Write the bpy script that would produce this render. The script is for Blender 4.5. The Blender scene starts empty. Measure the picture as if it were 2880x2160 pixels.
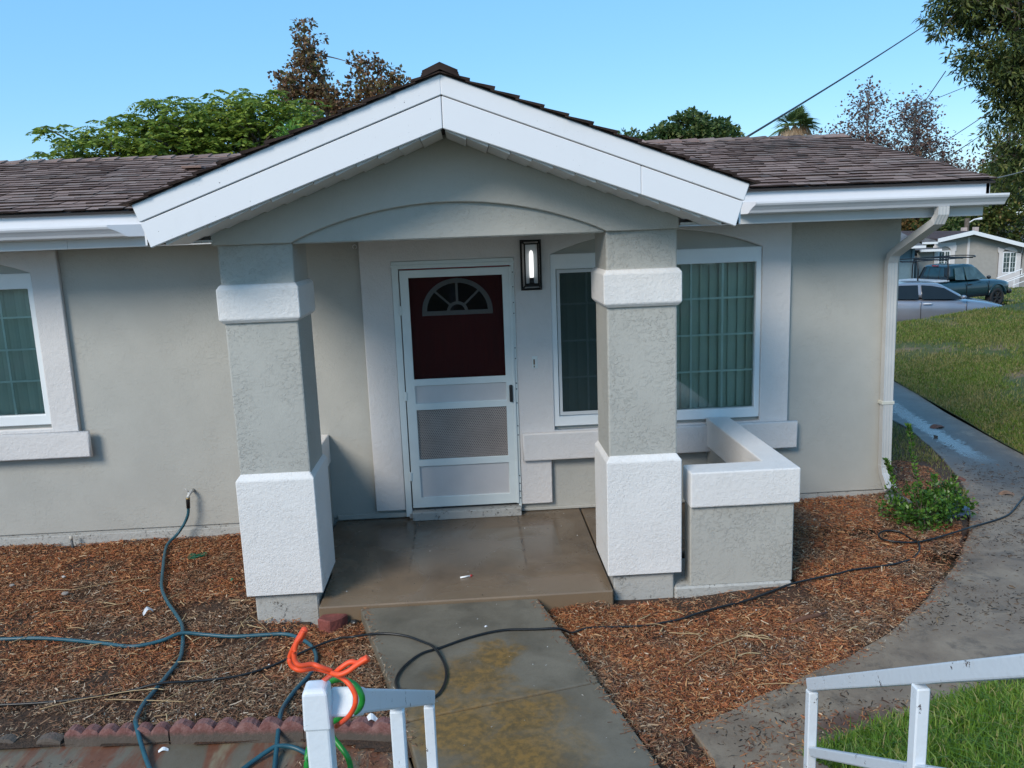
import bpy, bmesh, math, random
import numpy as np
from mathutils import Vector, Matrix
random.seed(7); RNG = np.random.default_rng(11)
S = bpy.context.scene
COL = S.collection
# ------------------------------------------------------------------ camera
cam_d = bpy.data.cameras.new('camera'); cam = bpy.data.objects.new('camera', cam_d); COL.objects.link(cam)
CAM = Vector((-0.0355, -6.9652, 2.4287))
pi_, ya_, ro_ = (math.radians(a) for a in (10.5281, 2.758, -2.1137))
fw = Vector((math.sin(ya_)*math.cos(pi_), math.cos(ya_)*math.cos(pi_), -math.sin(pi_)))
r0 = Vector((math.cos(ya_), -math.sin(ya_), 0)); u0 = r0.cross(fw)
Rv = math.cos(ro_)*r0 + math.sin(ro_)*u0; Uv = -math.sin(ro_)*r0 + math.cos(ro_)*u0
mw = Matrix((Rv, Uv, -fw)).transposed().to_4x4(); mw.translation = CAM
cam.matrix_world = mw
cam_d.sensor_fit = 'HORIZONTAL'; cam_d.sensor_width = 36.0; cam_d.lens = 36.0*2344.435/2880.0
cam_d.clip_start = 0.05; cam_d.clip_end = 3000
S.camera = cam
# ------------------------------------------------------------------ sky and sun
SUN_DIR = Vector((-0.52, -0.66, 0.60)).normalized()          # towards the sun
W = bpy.data.worlds.new('World'); S.world = W; W.use_nodes = True
nt = W.node_tree; nt.nodes.clear()
sky = nt.nodes.new('ShaderNodeTexSky'); sky.sky_type = 'NISHITA'; sky.sun_disc = False
sky.sun_elevation = math.asin(SUN_DIR.z); sky.sun_rotation = math.atan2(SUN_DIR.x, SUN_DIR.y)
sky.altitude = 0; sky.air_density = 1.0; sky.dust_density = 0.15; sky.ozone_density = 2.2
bg = nt.nodes.new('ShaderNodeBackground'); bg.inputs['Strength'].default_value = 0.15
wo = nt.nodes.new('ShaderNodeOutputWorld')
hs = nt.nodes.new('ShaderNodeHueSaturation'); hs.inputs['Saturation'].default_value = 1.18; hs.inputs['Value'].default_value = .88; hs.inputs['Hue'].default_value = .497
nt.links.new(sky.outputs[0], hs.inputs['Color']); mixs = nt.nodes.new('ShaderNodeMix'); mixs.data_type = 'RGBA'; mixs.inputs[0].default_value = .74; mixs.inputs[7].default_value = (0.66, 1.72, 3.0, 1)
nt.links.new(hs.outputs[0], mixs.inputs[6]); nt.links.new(mixs.outputs[2], bg.inputs[0]); nt.links.new(bg.outputs[0], wo.inputs[0])
sd = bpy.data.lights.new('sun', 'SUN'); sd.energy = 1.5; sd.angle = math.radians(22); sd.color = (1.0, 0.925, 0.82)
so = bpy.data.objects.new('sun', sd); COL.objects.link(so)
so.rotation_euler = (-SUN_DIR).to_track_quat('-Z', 'Y').to_euler(); so.location = (-10, -10, 12)
S.view_settings.view_transform = 'Standard'; S.view_settings.look = 'None'
S.view_settings.exposure = 1.05; S.view_settings.gamma = 1.0; S.view_settings.use_curve_mapping = False
S.render.engine = 'CYCLES'; S.cycles.max_bounces = 8; S.cycles.transparent_max_bounces = 12

# ------------------------------------------------------------------ object helpers
def par(o, p):
    if p is None: return o
    o.parent = p
    if p.type == 'EMPTY': o.matrix_parent_inverse = Matrix.Translation(-Vector(p.location))
    return o
def tag(o, label=None, cat=None, group=None, kind=None):
    if label: o['label'] = label
    if cat: o['category'] = cat
    if group: o['group'] = group
    if kind: o['kind'] = kind
    return o
def thing(name, label, cat, loc=(0, 0, 0), group=None):
    o = bpy.data.objects.new(name, None); o.location = loc; o.empty_display_size = 0.1
    COL.objects.link(o); return tag(o, label, cat, group)
def put(name, me, mat=None, parent=None, kind=None, label=None):
    o = bpy.data.objects.new(name, me); COL.objects.link(o)
    if mat is not None:
        me.materials.clear(); me.materials.append(mat)
    par(o, parent)
    if kind: o['kind'] = kind
    if label: o['label'] = label
    return o
class MB:
    def __init__(s): s.V = []; s.F = []
    def add(s, vs, fs):
        n = len(s.V); s.V += [tuple(v) for v in vs]; s.F += [tuple(i+n for i in f) for f in fs]; return s
    def box(s, x0, x1, y0, y1, z0, z1):
        return s.add([(x0,y0,z0),(x1,y0,z0),(x1,y1,z0),(x0,y1,z0),(x0,y0,z1),(x1,y0,z1),(x1,y1,z1),(x0,y1,z1)],
                     [(0,3,2,1),(4,5,6,7),(0,1,5,4),(1,2,6,5),(2,3,7,6),(3,0,4,7)])
    def obox(s, c, ax, ay, az):      # oriented box: centre and three half-axis vectors
        c, ax, ay, az = map(Vector, (c, ax, ay, az))
        return s.add([c+a*ax+b*ay+d*az for d in (-1,1) for a,b in ((-1,-1),(1,-1),(1,1),(-1,1))],
                     [(0,3,2,1),(4,5,6,7),(0,1,5,4),(1,2,6,5),(2,3,7,6),(3,0,4,7)])
    def bar(s, p, q, w, h=None):      # square bar between two points
        p, q = Vector(p), Vector(q); h = h or w; d = (q-p); L = d.length; d.normalize()
        up = Vector((0,0,1)) if abs(d.z) < .9 else Vector((0,1,0))
        sx = d.cross(up).normalized(); sz = sx.cross(d)
        return s.obox((p+q)/2, d*L/2, sx*w/2, sz*h/2)
    def prism(s, poly, axis, a, b):   # polygon (list of 2d) extruded along an axis from a to b
        def P(u, v, t): return {'x': (t,u,v), 'y': (u,t,v), 'z': (u,v,t)}[axis]
        n = len(poly); vs = [P(u,v,a) for u,v in poly]+[P(u,v,b) for u,v in poly]
        return s.add(vs, [tuple(range(n)), tuple(range(2*n-1, n-1, -1))]+[(i, i+n, (i+1)%n+n, (i+1)%n) for i in range(n)])
    def loft(s, rings, cap=True, close=True):
        n = len(rings[0]); vs = [v for r in rings for v in r]; fs = []
        for k in range(len(rings)-1):
            for i in range(n if close else n-1):
                j = (i+1) % n; fs.append((k*n+i, k*n+j, (k+1)*n+j, (k+1)*n+i))
        if cap: fs += [tuple(range(n-1,-1,-1)), tuple(range((len(rings)-1)*n, len(rings)*n))]
        return s.add(vs, fs)
    def tube(s, pts, r, sides=8, cap=True):
        pts = [Vector(p) for p in pts]; rings = []; rr = r if isinstance(r, (list, tuple)) else [r]*len(pts)
        up = Vector((0.13, 0.21, 1)).normalized()
        for i, p in enumerate(pts):
            d = (pts[min(i+1, len(pts)-1)]-pts[max(i-1, 0)]).normalized()
            a = d.cross(up)
            if a.length < .05: a = d.cross(Vector((1, .2, 0)))
            a.normalize(); b = d.cross(a).normalized()
            rings.append([p+rr[i]*(math.cos(t)*a+math.sin(t)*b) for t in (2*math.pi*k/sides for k in range(sides))])
        return s.loft(rings, cap)
    def mesh(s, name, bevel=0, smooth=False, seg=1, jitter=0):
        me = bpy.data.meshes.new(name); me.from_pydata(s.V, [], s.F); me.validate()
        bm = bmesh.new(); bm.from_mesh(me)
        bmesh.ops.recalc_face_normals(bm, faces=bm.faces)
        if bevel:
            es = [e for e in bm.edges if len(e.link_faces) == 2 and e.calc_face_angle(0) > .3]
            bmesh.ops.bevel(bm, geom=es, offset=bevel, segments=seg, affect='EDGES', profile=.5)
        bm.to_mesh(me); bm.free()
        if smooth: me.polygons.foreach_set('use_smooth', [True]*len(me.polygons))
        return me
def crom(pts, n=6):
    P = [Vector(p) for p in pts]; out = []
    for i in range(len(P)-1):
        a, b, c, d = P[max(i-1,0)], P[i], P[i+1], P[min(i+2, len(P)-1)]
        for k in range(n):
            t = k/n
            out.append(.5*((2*b)+(c-a)*t+(2*a-5*b+4*c-d)*t*t+(3*b-a-3*c+d)*t**3))
    return out+[P[-1]]
def fastmesh(name, V, k, attr=None, smooth=False):
    """V: (N*k,3) array, consecutive k vertices make one face"""
    n = len(V)//k; me = bpy.data.meshes.new(name)
    me.vertices.add(len(V)); me.vertices.foreach_set('co', np.asarray(V, np.float32).ravel())
    me.loops.add(n*k); me.loops.foreach_set('vertex_index', np.arange(n*k, dtype=np.int32))
    me.polygons.add(n); me.polygons.foreach_set('loop_start', np.arange(0, n*k, k, dtype=np.int32))
    me.update(calc_edges=True); return me
def idxmesh(name, V, F, smooth=False):
    """V (n,3), F (m,k) shared-vertex faces"""
    F = np.asarray(F, np.int32); m, k = F.shape; me = bpy.data.meshes.new(name)
    me.vertices.add(len(V)); me.vertices.foreach_set('co', np.asarray(V, np.float32).ravel())
    me.loops.add(m*k); me.loops.foreach_set('vertex_index', F.ravel())
    me.polygons.add(m); me.polygons.foreach_set('loop_start', np.arange(0, m*k, k, dtype=np.int32))
    if smooth: me.polygons.foreach_set('use_smooth', np.ones(m, bool))
    me.update(calc_edges=True); return me
def extrude_shape(name, loops, y0, y1, bevel=0.006):
    """Outer loop first, then holes, in (x, z); a solid between y0 and y1."""
    c = bpy.data.curves.new(name+'_c', 'CURVE'); c.dimensions = '2D'; c.fill_mode = 'BOTH'
    th = abs(y1-y0); c.extrude = max(th/2-bevel, 0.0005); c.bevel_depth = bevel; c.bevel_resolution = 1; c.offset = -bevel
    for L in loops:
        sp = c.splines.new('POLY'); sp.points.add(len(L)-1); sp.use_cyclic_u = True
        for p, (x, z) in zip(sp.points, L): p.co = (x, z, 0, 1)
    o = bpy.data.objects.new('tmp', c); COL.objects.link(o)
    dg = bpy.context.evaluated_depsgraph_get()
    me = bpy.data.meshes.new_from_object(o.evaluated_get(dg)); bpy.data.objects.remove(o)
    me.transform(Matrix(((1,0,0,0),(0,0,-1,(y0+y1)/2),(0,1,0,0),(0,0,0,1)))); me.name = name
    me.materials.clear(); return me
def rect(x0, x1, z0, z1): return [(x0,z0),(x1,z0),(x1,z1),(x0,z1)]
def grid_surface(name, xs, ys, zf):
    nx, ny = len(xs), len(ys); X, Y = np.meshgrid(xs, ys); Z = zf(X, Y)
    i = np.arange(nx*ny).reshape(ny, nx)
    F = np.stack([i[:-1,:-1], i[:-1,1:], i[1:,1:], i[1:,:-1]], -1).reshape(-1, 4)
    return np.stack([X, Y, Z], -1).reshape(-1, 3), F
def inside(px, py, poly):
    r = np.zeros(px.shape, bool); n = len(poly); j = n-1
    for i in range(n):
        xi, yi = poly[i]; xj, yj = poly[j]
        c = ((yi > py) != (yj > py)) & (px < (xj-xi)*(py-yi)/(yj-yi+1e-12)+xi); r ^= c; j = i
    return r
def vnoise(x, y, s, seed=0):
    """smooth value noise, numpy"""
    x = np.asarray(x)/s+1000.5+seed*17.3; y = np.asarray(y)/s+1000.5+seed*9.1
    xi = np.floor(x).astype(np.int64); yi = np.floor(y).astype(np.int64); fx = x-xi; fy = y-yi
    def h(a, b):
        n = (a*374761393+b*668265263+seed*1442695) & 0x7fffffff; n = ((n ^ (n >> 13))*1274126177) & 0x7fffffff
        return ((n ^ (n >> 16)) & 0xffff)/65535.0
    fx = fx*fx*(3-2*fx); fy = fy*fy*(3-2*fy)
    return (h(xi,yi)*(1-fx)+h(xi+1,yi)*fx)*(1-fy)+(h(xi,yi+1)*(1-fx)+h(xi+1,yi+1)*fx)*fy

# ------------------------------------------------------------------ materials
class NT:
    def __init__(s, name):
        s.m = bpy.data.materials.new(name); s.m.use_nodes = True; s.t = s.m.node_tree
        s.b = s.t.nodes['Principled BSDF']; s.out = s.t.nodes['Material Output']
        s.co = s.n('ShaderNodeTexCoord').outputs['Object']
    def n(s, ty, **kw):
        x = s.t.nodes.new(ty)
        for k, v in kw.items(): setattr(x, k, v)
        return x
    def link(s, a, b): s.t.links.new(a, b)
    def setv(s, sock, v):
        if hasattr(v, 'is_output'): s.link(v, sock)
        elif isinstance(v, (tuple, list)) and len(v) == 3 and sock.type == 'RGBA': sock.default_value = (*v, 1)
        else: sock.default_value = v
    def noise(s, scale, detail=4, rough=.55, dist=0, co=None, out='Fac'):
        x = s.n('ShaderNodeTexNoise'); s.link(co or s.co, x.inputs['Vector'])
        x.inputs['Scale'].default_value = scale; x.inputs['Detail'].default_value = detail
        x.inputs['Roughness'].default_value = rough; x.inputs['Distortion'].default_value = dist
        return x.outputs[out]
    def voro(s, scale, co=None, out='Distance', feature='F1'):
        x = s.n('ShaderNodeTexVoronoi', feature=feature); s.link(co or s.co, x.inputs['Vector']); x.inputs['Scale'].default_value = scale
        return x.outputs[out]
    def map(s, scale=(1,1,1), loc=(0,0,0), rot=(0,0,0), co=None):
        x = s.n('ShaderNodeMapping'); s.link(co or s.co, x.inputs[0])
        x.inputs['Scale'].default_value = scale; x.inputs['Location'].default_value = loc; x.inputs['Rotation'].default_value = rot
        return x.outputs[0]
    def sep(s, co=None):
        x = s.n('ShaderNodeSeparateXYZ'); s.link(co or s.co, x.inputs[0]); return x.outputs
    def math(s, op, a, b=0.0, c=None, clamp=False):
        x = s.n('ShaderNodeMath', operation=op, use_clamp=clamp); s.setv(x.inputs[0], a); s.setv(x.inputs[1], b)
        if c is not None: s.setv(x.inputs[2], c)
        return x.outputs[0]
    def ss(s, v, a, b):               # smooth step of v between a and b
        x = s.n('ShaderNodeMapRange', interpolation_type='SMOOTHSTEP'); s.setv(x.inputs[0], v)
        x.inputs[1].default_value = a; x.inputs[2].default_value = b; return x.outputs[0]
    def ramp(s, v, stops, interp='LINEAR'):
        x = s.n('ShaderNodeValToRGB'); s.setv(x.inputs[0], v); e = x.color_ramp.elements; x.color_ramp.interpolation = interp
        while len(e) < len(stops): e.new(.5)
        for el, (p, c) in zip(e, stops): el.position = p; el.color = (*c, 1)
        return x.outputs[0]
    def mix(s, f, a, b, blend='MIX'):
        x = s.n('ShaderNodeMix', data_type='RGBA', blend_type=blend)
        s.setv(x.inputs[0], f); s.setv(x.inputs[6], a); s.setv(x.inputs[7], b); return x.outputs[2]
    def bump(s, h, dist=.01, strength=1.0, nrm=None):
        x = s.n('ShaderNodeBump'); s.link(h, x.inputs['Height']); x.inputs['Distance'].default_value = dist
        x.inputs['Strength'].default_value = strength
        if nrm: s.link(nrm, x.inputs['Normal'])
        s.link(x.outputs[0], s.b.inputs['Normal']); return x.outputs[0]
    def col(s, c): s.setv(s.b.inputs['Base Color'], c)
    def rough(s, r): s.setv(s.b.inputs['Roughness'], r)
    def island(s): return s.n('ShaderNodeNewGeometry').outputs['Random Per Island']
    def objrand(s): return s.n('ShaderNodeObjectInfo').outputs['Random']
def simple(name, c, r=.5, metal=0, var=.08, scale=6, bump=0, bscale=60, spec=None, coat=0):
    t = NT(name)
    n = t.noise(scale, 5, .6)
    t.col(t.mix(t.ss(n, .3, .7), tuple(v*(1-var) for v in c), tuple(min(1, v*(1+var)) for v in c)))
    t.setv(t.b.inputs['Roughness'], t.math('MULTIPLY_ADD', n, .16, r-.08)); t.b.inputs['Metallic'].default_value = metal
    if spec is not None: t.b.inputs['Specular IOR Level'].default_value = spec
    if coat: t.b.inputs['Coat Weight'].default_value = coat; t.b.inputs['Coat Roughness'].default_value = .06
    if bump: t.bump(t.noise(bscale, 4), bump)
    return t.m
def stucco(name, c, trowel=0.0, tscale=12, patch=2.5, thr=.5, fine=.0015, fscale=130, dirt=0.0, var=.05):
    t = NT(name)
    big = t.noise(1.7, 4, .6); med = t.noise(9, 5, .6)
    cc = t.mix(t.ss(big, .3, .7), tuple(v*(1-var) for v in c), tuple(v*(1+var) for v in c))
    cc = t.mix(t.math('MULTIPLY', t.ss(med, .52, .75), .10), cc, tuple(v*.72 for v in c))
    h = t.math('MULTIPLY', t.noise(fscale, 3, .6), fine)
    h = t.math('ADD', h, t.math('MULTIPLY', t.noise(fscale*.3, 3, .5), fine*1.3))
    if trowel:
        mask = t.math('MULTIPLY_ADD', t.ss(t.noise(patch, 4, .65), thr-.16, thr+.16), .85, .15)
        warp = t.map(scale=(1.0, 1.0, 1.25))
        a = t.ss(t.noise(tscale, 6, .74, .12, co=warp), .50, .56)
        b = t.ss(t.noise(tscale*2.0, 5, .72, .2, co=warp), .54, .60)
        k = t.math('ADD', t.math('MULTIPLY', a, .55), t.math('MULTIPLY', b, .45))
        h = t.math('ADD', h, t.math('MULTIPLY', t.math('MULTIPLY', k, mask), trowel))
    if dirt:
        d = t.ss(t.noise(38, 5, .7), .55, .62)
        d = t.math('MULTIPLY', d, t.ss(t.noise(6, 3), .42, .6)); cc = t.mix(t.math('MULTIPLY', d, dirt), cc, (.10, .09, .08))
    t.col(cc); t.rough(.72); t.b.inputs['Specular IOR Level'].default_value = .3
    t.bump(h, 1.0, 1.0); return t.m
GREY = (.432, .420, .380); WHITE = (.76, .735, .71); LILAC = (.66, .63, .61)
M = {}
M['wall'] = stucco('stucco_wall', GREY, .0014, 17, 1.6, .54, .0008)
M['shaft'] = stucco('stucco_shaft', GREY, .0021, 21, 2.6, .46, .0009)
M['white'] = stucco('stucco_white', WHITE, .0010, 46, 4.0, .45, .0028, 115, var=.02)
M['trim'] = stucco('stucco_trim', LILAC, 0, fine=.0036, fscale=85, var=.03)
M['gable'] = stucco('stucco_gable', (.48, .455, .405), 0, fine=.0024, fscale=95, var=.03)
M['footing'] = stucco('painted_footing', (.43, .42, .39), .002, 20, 5, .5, .0015, 90, dirt=.85)
t = NT('fascia_paint'); sp = t.math('MULTIPLY', t.ss(t.noise(75, 2, .5), .745, .765), t.ss(t.noise(4, 3), .45, .55)); st_ = t.math('MULTIPLY', t.ss(t.noise(5, 5, .7, co=t.map(scale=(1, 1, .35))), .52, .78), .10)
t.col(t.mix(sp, t.mix(st_, (.77, .765, .775), (.42, .41, .38)), (.10, .09, .085))); t.rough(.45); t.bump(t.noise(1.6, 2), .004); M['fascia'] = t.m
M['eave'] = simple('eave_paint', (.60, .60, .59), .5, var=.03, scale=3)
M['gutter'] = simple('gutter_metal', (.72, .72, .74), .35, var=.03, scale=4)
M['downspout'] = simple('downspout_paint', (.52, .515, .50), .42, var=.05, scale=5)
M['soffit'] = simple('soffit_vinyl', (.66, .655, .64), .5, var=.04)
M['vinyl'] = simple('vinyl_white', (.78, .80, .80), .38, var=.02)
M['doorpaint'] = simple('screen_door_paint', (.66, .71, .70), .4, var=.03)
M['panel'] = simple('kick_panel_paint', (.56, .54, .535), .5, var=.03)
M['slatblind'] = simple('blind_vane', (.66, .66, .60), .6, var=.04, scale=2)
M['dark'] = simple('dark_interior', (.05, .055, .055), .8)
M['black'] = simple('black_plastic', (.012, .012, .013), .4)
M['bronze'] = simple('dark_bronze', (.008, .0075, .007), .5, spec=.2)
M['muntin'] = simple('window_grid_bar', (.86, .88, .87), .45)
M['steelwhite'] = None
def glass(name, tint, refl=.9):
    t = NT(name); tr = t.n('ShaderNodeBsdfTransparent'); tr.inputs[0].default_value = (*tint, 1)
    gl = t.n('ShaderNodeBsdfGlossy'); gl.inputs['Roughness'].default_value = .02; gl.inputs[0].default_value = (refl, refl, refl, 1)
    fr = t.n('ShaderNodeFresnel'); fr.inputs[0].default_value = 1.6
    wav = t.n('ShaderNodeBump'); wav.inputs['Distance'].default_value = .002; t.link(t.noise(2.2, 2), wav.inputs['Height']); t.link(wav.outputs[0], gl.inputs['Normal'])
    mx = t.n('ShaderNodeMixShader'); t.link(fr.outputs[0], mx.inputs[0]); t.link(tr.outputs[0], mx.inputs[1]); t.link(gl.outputs[0], mx.inputs[2])
    t.link(mx.outputs[0], t.out.inputs[0]); return t.m
M['glass'] = glass('window_glass', (.88, .93, .90)); M['carglass'] = glass('car_glass', (.05, .06, .06)); M['clear'] = glass('lamp_glass', (.95, .97, .96))
M['truckglass'] = glass('truck_glass', (.35, .42, .42))
def screen(name, c, op):
    t = NT(name); t.col(c); t.rough(.9); t.b.inputs['Specular IOR Level'].default_value = 0; tr = t.n('ShaderNodeBsdfTransparent'); mx = t.n('ShaderNodeMixShader'); mx.inputs[0].default_value = op
    t.link(tr.outputs[0], mx.inputs[1]); t.link(t.b.outputs[0], mx.inputs[2]); t.link(mx.outputs[0], t.out.inputs[0]); return t.m
M['screen'] = screen('insect_screen', (.016, .014, .014), .42); M['screen2'] = screen('window_screen', (.040, .058, .060), .34)
M['mirror'] = simple('lamp_back_plate', (.42, .46, .48), .4)
M['bulb'] = simple('frosted_bulb', (.85, .85, .84), .4)
t = NT('added_glow_bulb'); t.col((.85, .85, .84)); t.b.inputs['Emission Color'].default_value = (1, .98, .95, 1); t.b.inputs['Emission Strength'].default_value = .55; M['glowbulb'] = t.m  # emission added so the made-up bulb reads white
M['fan'] = simple('fanlight_frame', (.80, .82, .80), .5)
t = NT('red_door'); gx = t.noise(60, 4, .6, co=t.map(scale=(1, 1, .05)))
t.col(t.mix(t.ss(gx, .35, .7), (.27, .010, .010), (.36, .016, .013))); t.rough(.45); t.bump(gx, .0008); M['door'] = t.m
def shingle_mat(name, src):
    t = NT(name); r = t.objrand() if src == 'obj' else t.island()
    wp = t.n('ShaderNodeNewGeometry').outputs['Position']
    c = t.ramp(r, [(0, (.15, .088, .070)), (.12, (.28, .170, .135)), (.5, (.35, .225, .18)), (.8, (.41, .275, .225)), (.93, (.32, .23, .19)), (1, (.13, .09, .075))])
    g = t.noise(240, 2, .7, co=wp); c = t.mix(t.ss(g, .3, .75), t.mix(.35, c, (.02, .015, .014)), t.mix(.25, c, (.30, .23, .20)))
    st = t.math('MULTIPLY', t.ss(t.noise(1.3, 4, .6, co=wp), .55, .75), .45); c = t.mix(st, c, (.035, .031, .024))
    # weathered strip running up the right-hand slope
    x, y, z = t.sep(wp); d = t.math('ABSOLUTE', t.math('SUBTRACT', t.math('ADD', x, t.math('MULTIPLY', y, -.13)), 3.05))
    m = t.math('MULTIPLY', t.ss(d, .75, .1), t.ss(y, .55, 1.5)); m = t.math('MULTIPLY', m, t.ss(t.noise(5, 4, .7, co=wp), .36, .62))
    c = t.mix(t.math('MULTIPLY', m, .8), c, (.028, .027, .021))
    t.col(c); t.rough(.9); t.b.inputs['Specular IOR Level'].default_value = .25; t.bump(g, .003); return t.m
M['shingle'] = shingle_mat('shingle_single', 'obj'); M['shingles'] = shingle_mat('shingle_mass', 'island')
M['felt'] = simple('roof_felt', (.03, .026, .025), .9); M['butt_shade'] = simple('shingle_butt_shade', (.036, .025, .022), .95, var=.4, scale=9, spec=.1)  # dark cut edge, with the shadow lines between courses painted in
def concrete(name, c1, c2, rough=(.3, .6), bump=.002, fn=None, spec=.5):
    t = NT(name); a = t.noise(2.3, 6, .65, .4); b = t.noise(70, 4, .7); d = t.noise(9, 5, .65)
    c = t.mix(t.ss(a, .32, .68), c1, c2); c = t.mix(t.math('MULTIPLY', t.ss(b, .5, .8), .30), c, tuple(v*.5 for v in c1))
    c = t.mix(t.math('MULTIPLY', t.ss(d, .55, .78), .35), c, tuple(v*.62 for v in c1))
    r = t.math('MULTIPLY_ADD', t.ss(a, .3, .7), rough[1]-rough[0], rough[0])
    h = t.math('ADD', t.math('MULTIPLY', b, .5), t.math('MULTIPLY', d, .6))
    bs = bump
    if fn: c, r, bs = fn(t, c, r, bs)
    t.col(c); t.setv(t.b.inputs['Roughness'], r); t.b.inputs['Specular IOR Level'].default_value = spec; 
    t.bump(h, bs); return t.m
def slab_fn(t, c, r, bs):
    x, y, z = t.sep(); n = t.noise(3, 4, .6); wx = t.math('MULTIPLY_ADD', n, .06, x); 
    def box(x0, x1, y0, y1, s=.012):
        f = t.math('MULTIPLY', t.ss(x, x0-s, x0+s), t.ss(x, x1+s, x1-s)); f = t.math('MULTIPLY', f, t.ss(y, y0-.25, y0+.25)); return t.math('MULTIPLY', f, t.ss(y, y1+s, y1-s))
    m = t.math('MAXIMUM', box(-.55, .29, -1.15, -.40), box(.315, .585, -.95, -.385))
    c = t.mix(t.math('MULTIPLY', m, .55), c, (.165, .150, .125))
    e = t.ss(t.math('ABSOLUTE', t.math('SUBTRACT', t.math('MULTIPLY_ADD', t.noise(14, 3), .03, x), -.545)), .012, .003)
    e2 = t.ss(t.math('ABSOLUTE', t.math('SUBTRACT', t.math('MULTIPLY_ADD', t.noise(14, 3), .03, x), .315)), .012, .003)
    e = t.math('MULTIPLY', t.math('MAXIMUM', e, e2), t.math('MULTIPLY', t.ss(y, -1.5, -1.1), t.ss(t.noise(9, 4), .4, .6)))
    c = t.mix(t.math('MULTIPLY', e, .7), c, (.035, .028, .022))
    front = t.ss(t.math('MULTIPLY_ADD', t.noise(2.6, 5, .65), 1.0, y), -.55, -1.15); c = t.mix(t.math('MULTIPLY', front, .75), c, (.22, .155, .098))
    w = t.ss(t.noise(1.9, 4, .55, .6), .44, .60); r = t.math('MULTIPLY_ADD', w, .30, .20); return c, r, bs
M['slab'] = concrete('wet_porch_concrete', (.105, .075, .050), (.170, .126, .086), bump=.0015, fn=slab_fn)
def walk_fn(t, c, r, bs):
    x, y, z = t.sep(); n = t.noise(4.5, 5, .7, .6); tot = None
    for (cx, cy, R) in ((-.13, -2.62, .30), (.03, -2.40, .22), (-.2, -3.05, .42), (.12, -2.98, .34), (.1, -3.35, .45)):
        d = t.math('SQRT', t.math('ADD', t.math('POWER', t.math('SUBTRACT', x, cx), 2), t.math('POWER', t.math('SUBTRACT', y, cy), 2)))
        k = t.math('MULTIPLY', t.ss(t.math('SUBTRACT', t.math('ADD', d, t.math('MULTIPLY', n, .55)), .28), R, R*.25), .8); tot = k if tot is None else t.math('MAXIMUM', tot, k)
    c = t.mix(tot, c, t.mix(t.ss(t.noise(26, 4, .7), .35, .65), (.12, .075, .022), (.27, .145, .030)))
    g = t.ss(t.noise(3.3, 4, .6), .5, .72); c = t.mix(t.math('MULTIPLY', g, .35), c, (.05, .046, .035))
    return c, t.math('MULTIPLY_ADD', t.noise(5, 4), .35, .28), bs
M['walk'] = concrete('walkway_concrete', (.130, .112, .083), (.190, .166, .126), bump=.002, fn=walk_fn)
def path_fn(t, c, r, bs):
    x, y, z = t.sep(); n = t.noise(2.0, 4, .6); nn = t.noise(17, 4, .65)
    cx = t.math('MULTIPLY_ADD', t.math('MULTIPLY', y, y), .022, t.math('MULTIPLY_ADD', y, .045, 5.15))
    d = t.math('ABSOLUTE', t.math('SUBTRACT', x, cx)); d = t.math('ADD', d, t.math('MULTIPLY', t.math('SUBTRACT', nn, .5), .35))
    wet = t.math('MULTIPLY', t.ss(d, .15, .06), t.ss(y, .5, 1.7)); damp = t.math('MULTIPLY', t.ss(d, .8, .1), t.ss(y, -1.0, 1.0))
    c = t.mix(t.math('MULTIPLY', damp, .85), c, (.040, .038, .038))
    rs = t.math('MULTIPLY', t.ss(t.math('ABSOLUTE', t.math('ADD', t.math('SUBTRACT', y, t.math('MULTIPLY', t.math('SUBTRACT', x, 1.7), .36)), 3.22)), .13, .02), t.math('MULTIPLY', t.ss(x, 1.4, 1.7), t.ss(x, 2.35, 2.2)))
    c = t.mix(t.math('MULTIPLY', t.math('MULTIPLY', rs, t.ss(n, .3, .6)), .8), c, (.085, .035, .022))
    r = t.math('MULTIPLY_ADD', n, .3, .42); r = t.mix(wet, r, (.05, .05, .05)); r = t.mix(t.math('MULTIPLY', t.math('SUBTRACT', damp, wet, clamp=True), .55), r, (.30, .30, .30))
    gr = t.ss(t.noise(5.5, 7, .76, .4), .50, .66); c = t.mix(t.math('MULTIPLY', gr, .55), c, (.075, .055, .040)); c = t.mix(t.math('MULTIPLY', t.ss(t.noise(3.1, 6, .7, co=t.map(loc=(7, 3, 0))), .56, .70), .35), c, (.36, .28, .20))
    return c, r, bs
M['path'] = concrete('side_path_concrete', (.185, .132, .090), (.275, .208, .145), bump=.0022, fn=path_fn)
def strip_fn(t, c, r, bs):
    k = t.noise(6, 5, .7, .5, co=t.map(scale=(1, .22, 1))); c = t.mix(t.ss(k, .42, .60), c, t.mix(t.noise(22, 4), (.13, .048, .028), (.21, .095, .055)))
    c = t.mix(t.ss(t.noise(4, 4, .7, co=t.map(scale=(1.2, .3, 1), loc=(3, 1, 0))), .58, .72), c, (.24, .19, .12)); return c, r, bs
M['strip'] = concrete('stained_concrete', (.13, .108, .075), (.17, .15, .115), fn=strip_fn)
M['soil'] = simple('damp_soil', (.032, .020, .014), .9, var=.4, scale=14, bump=.012, bscale=45)
M['ground'] = simple('bare_ground', (.075, .06, .04), .95, var=.3, scale=.6, bump=.01, bscale=9)
M['street'] = simple('asphalt', (.055, .055, .055), .85, var=.15, scale=1.5, bump=.003, bscale=90)
t = NT('mulch_bed'); a = t.noise(30, 6, .75); b = t.noise(2.2, 4, .6)
t.col(t.mix(t.ss(b, .35, .65), t.ramp(a, [(.3, (.030, .014, .008)), (.55, (.095, .042, .020)), (.75, (.18, .075, .034))]), t.ramp(a, [(.3, (.030, .018, .012)), (.6, (.095, .055, .032)), (.8, (.17, .105, .062))])))
t.rough(.9); t.bump(t.noise(60, 5, .7), .02); M['mulch'] = t.m
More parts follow.
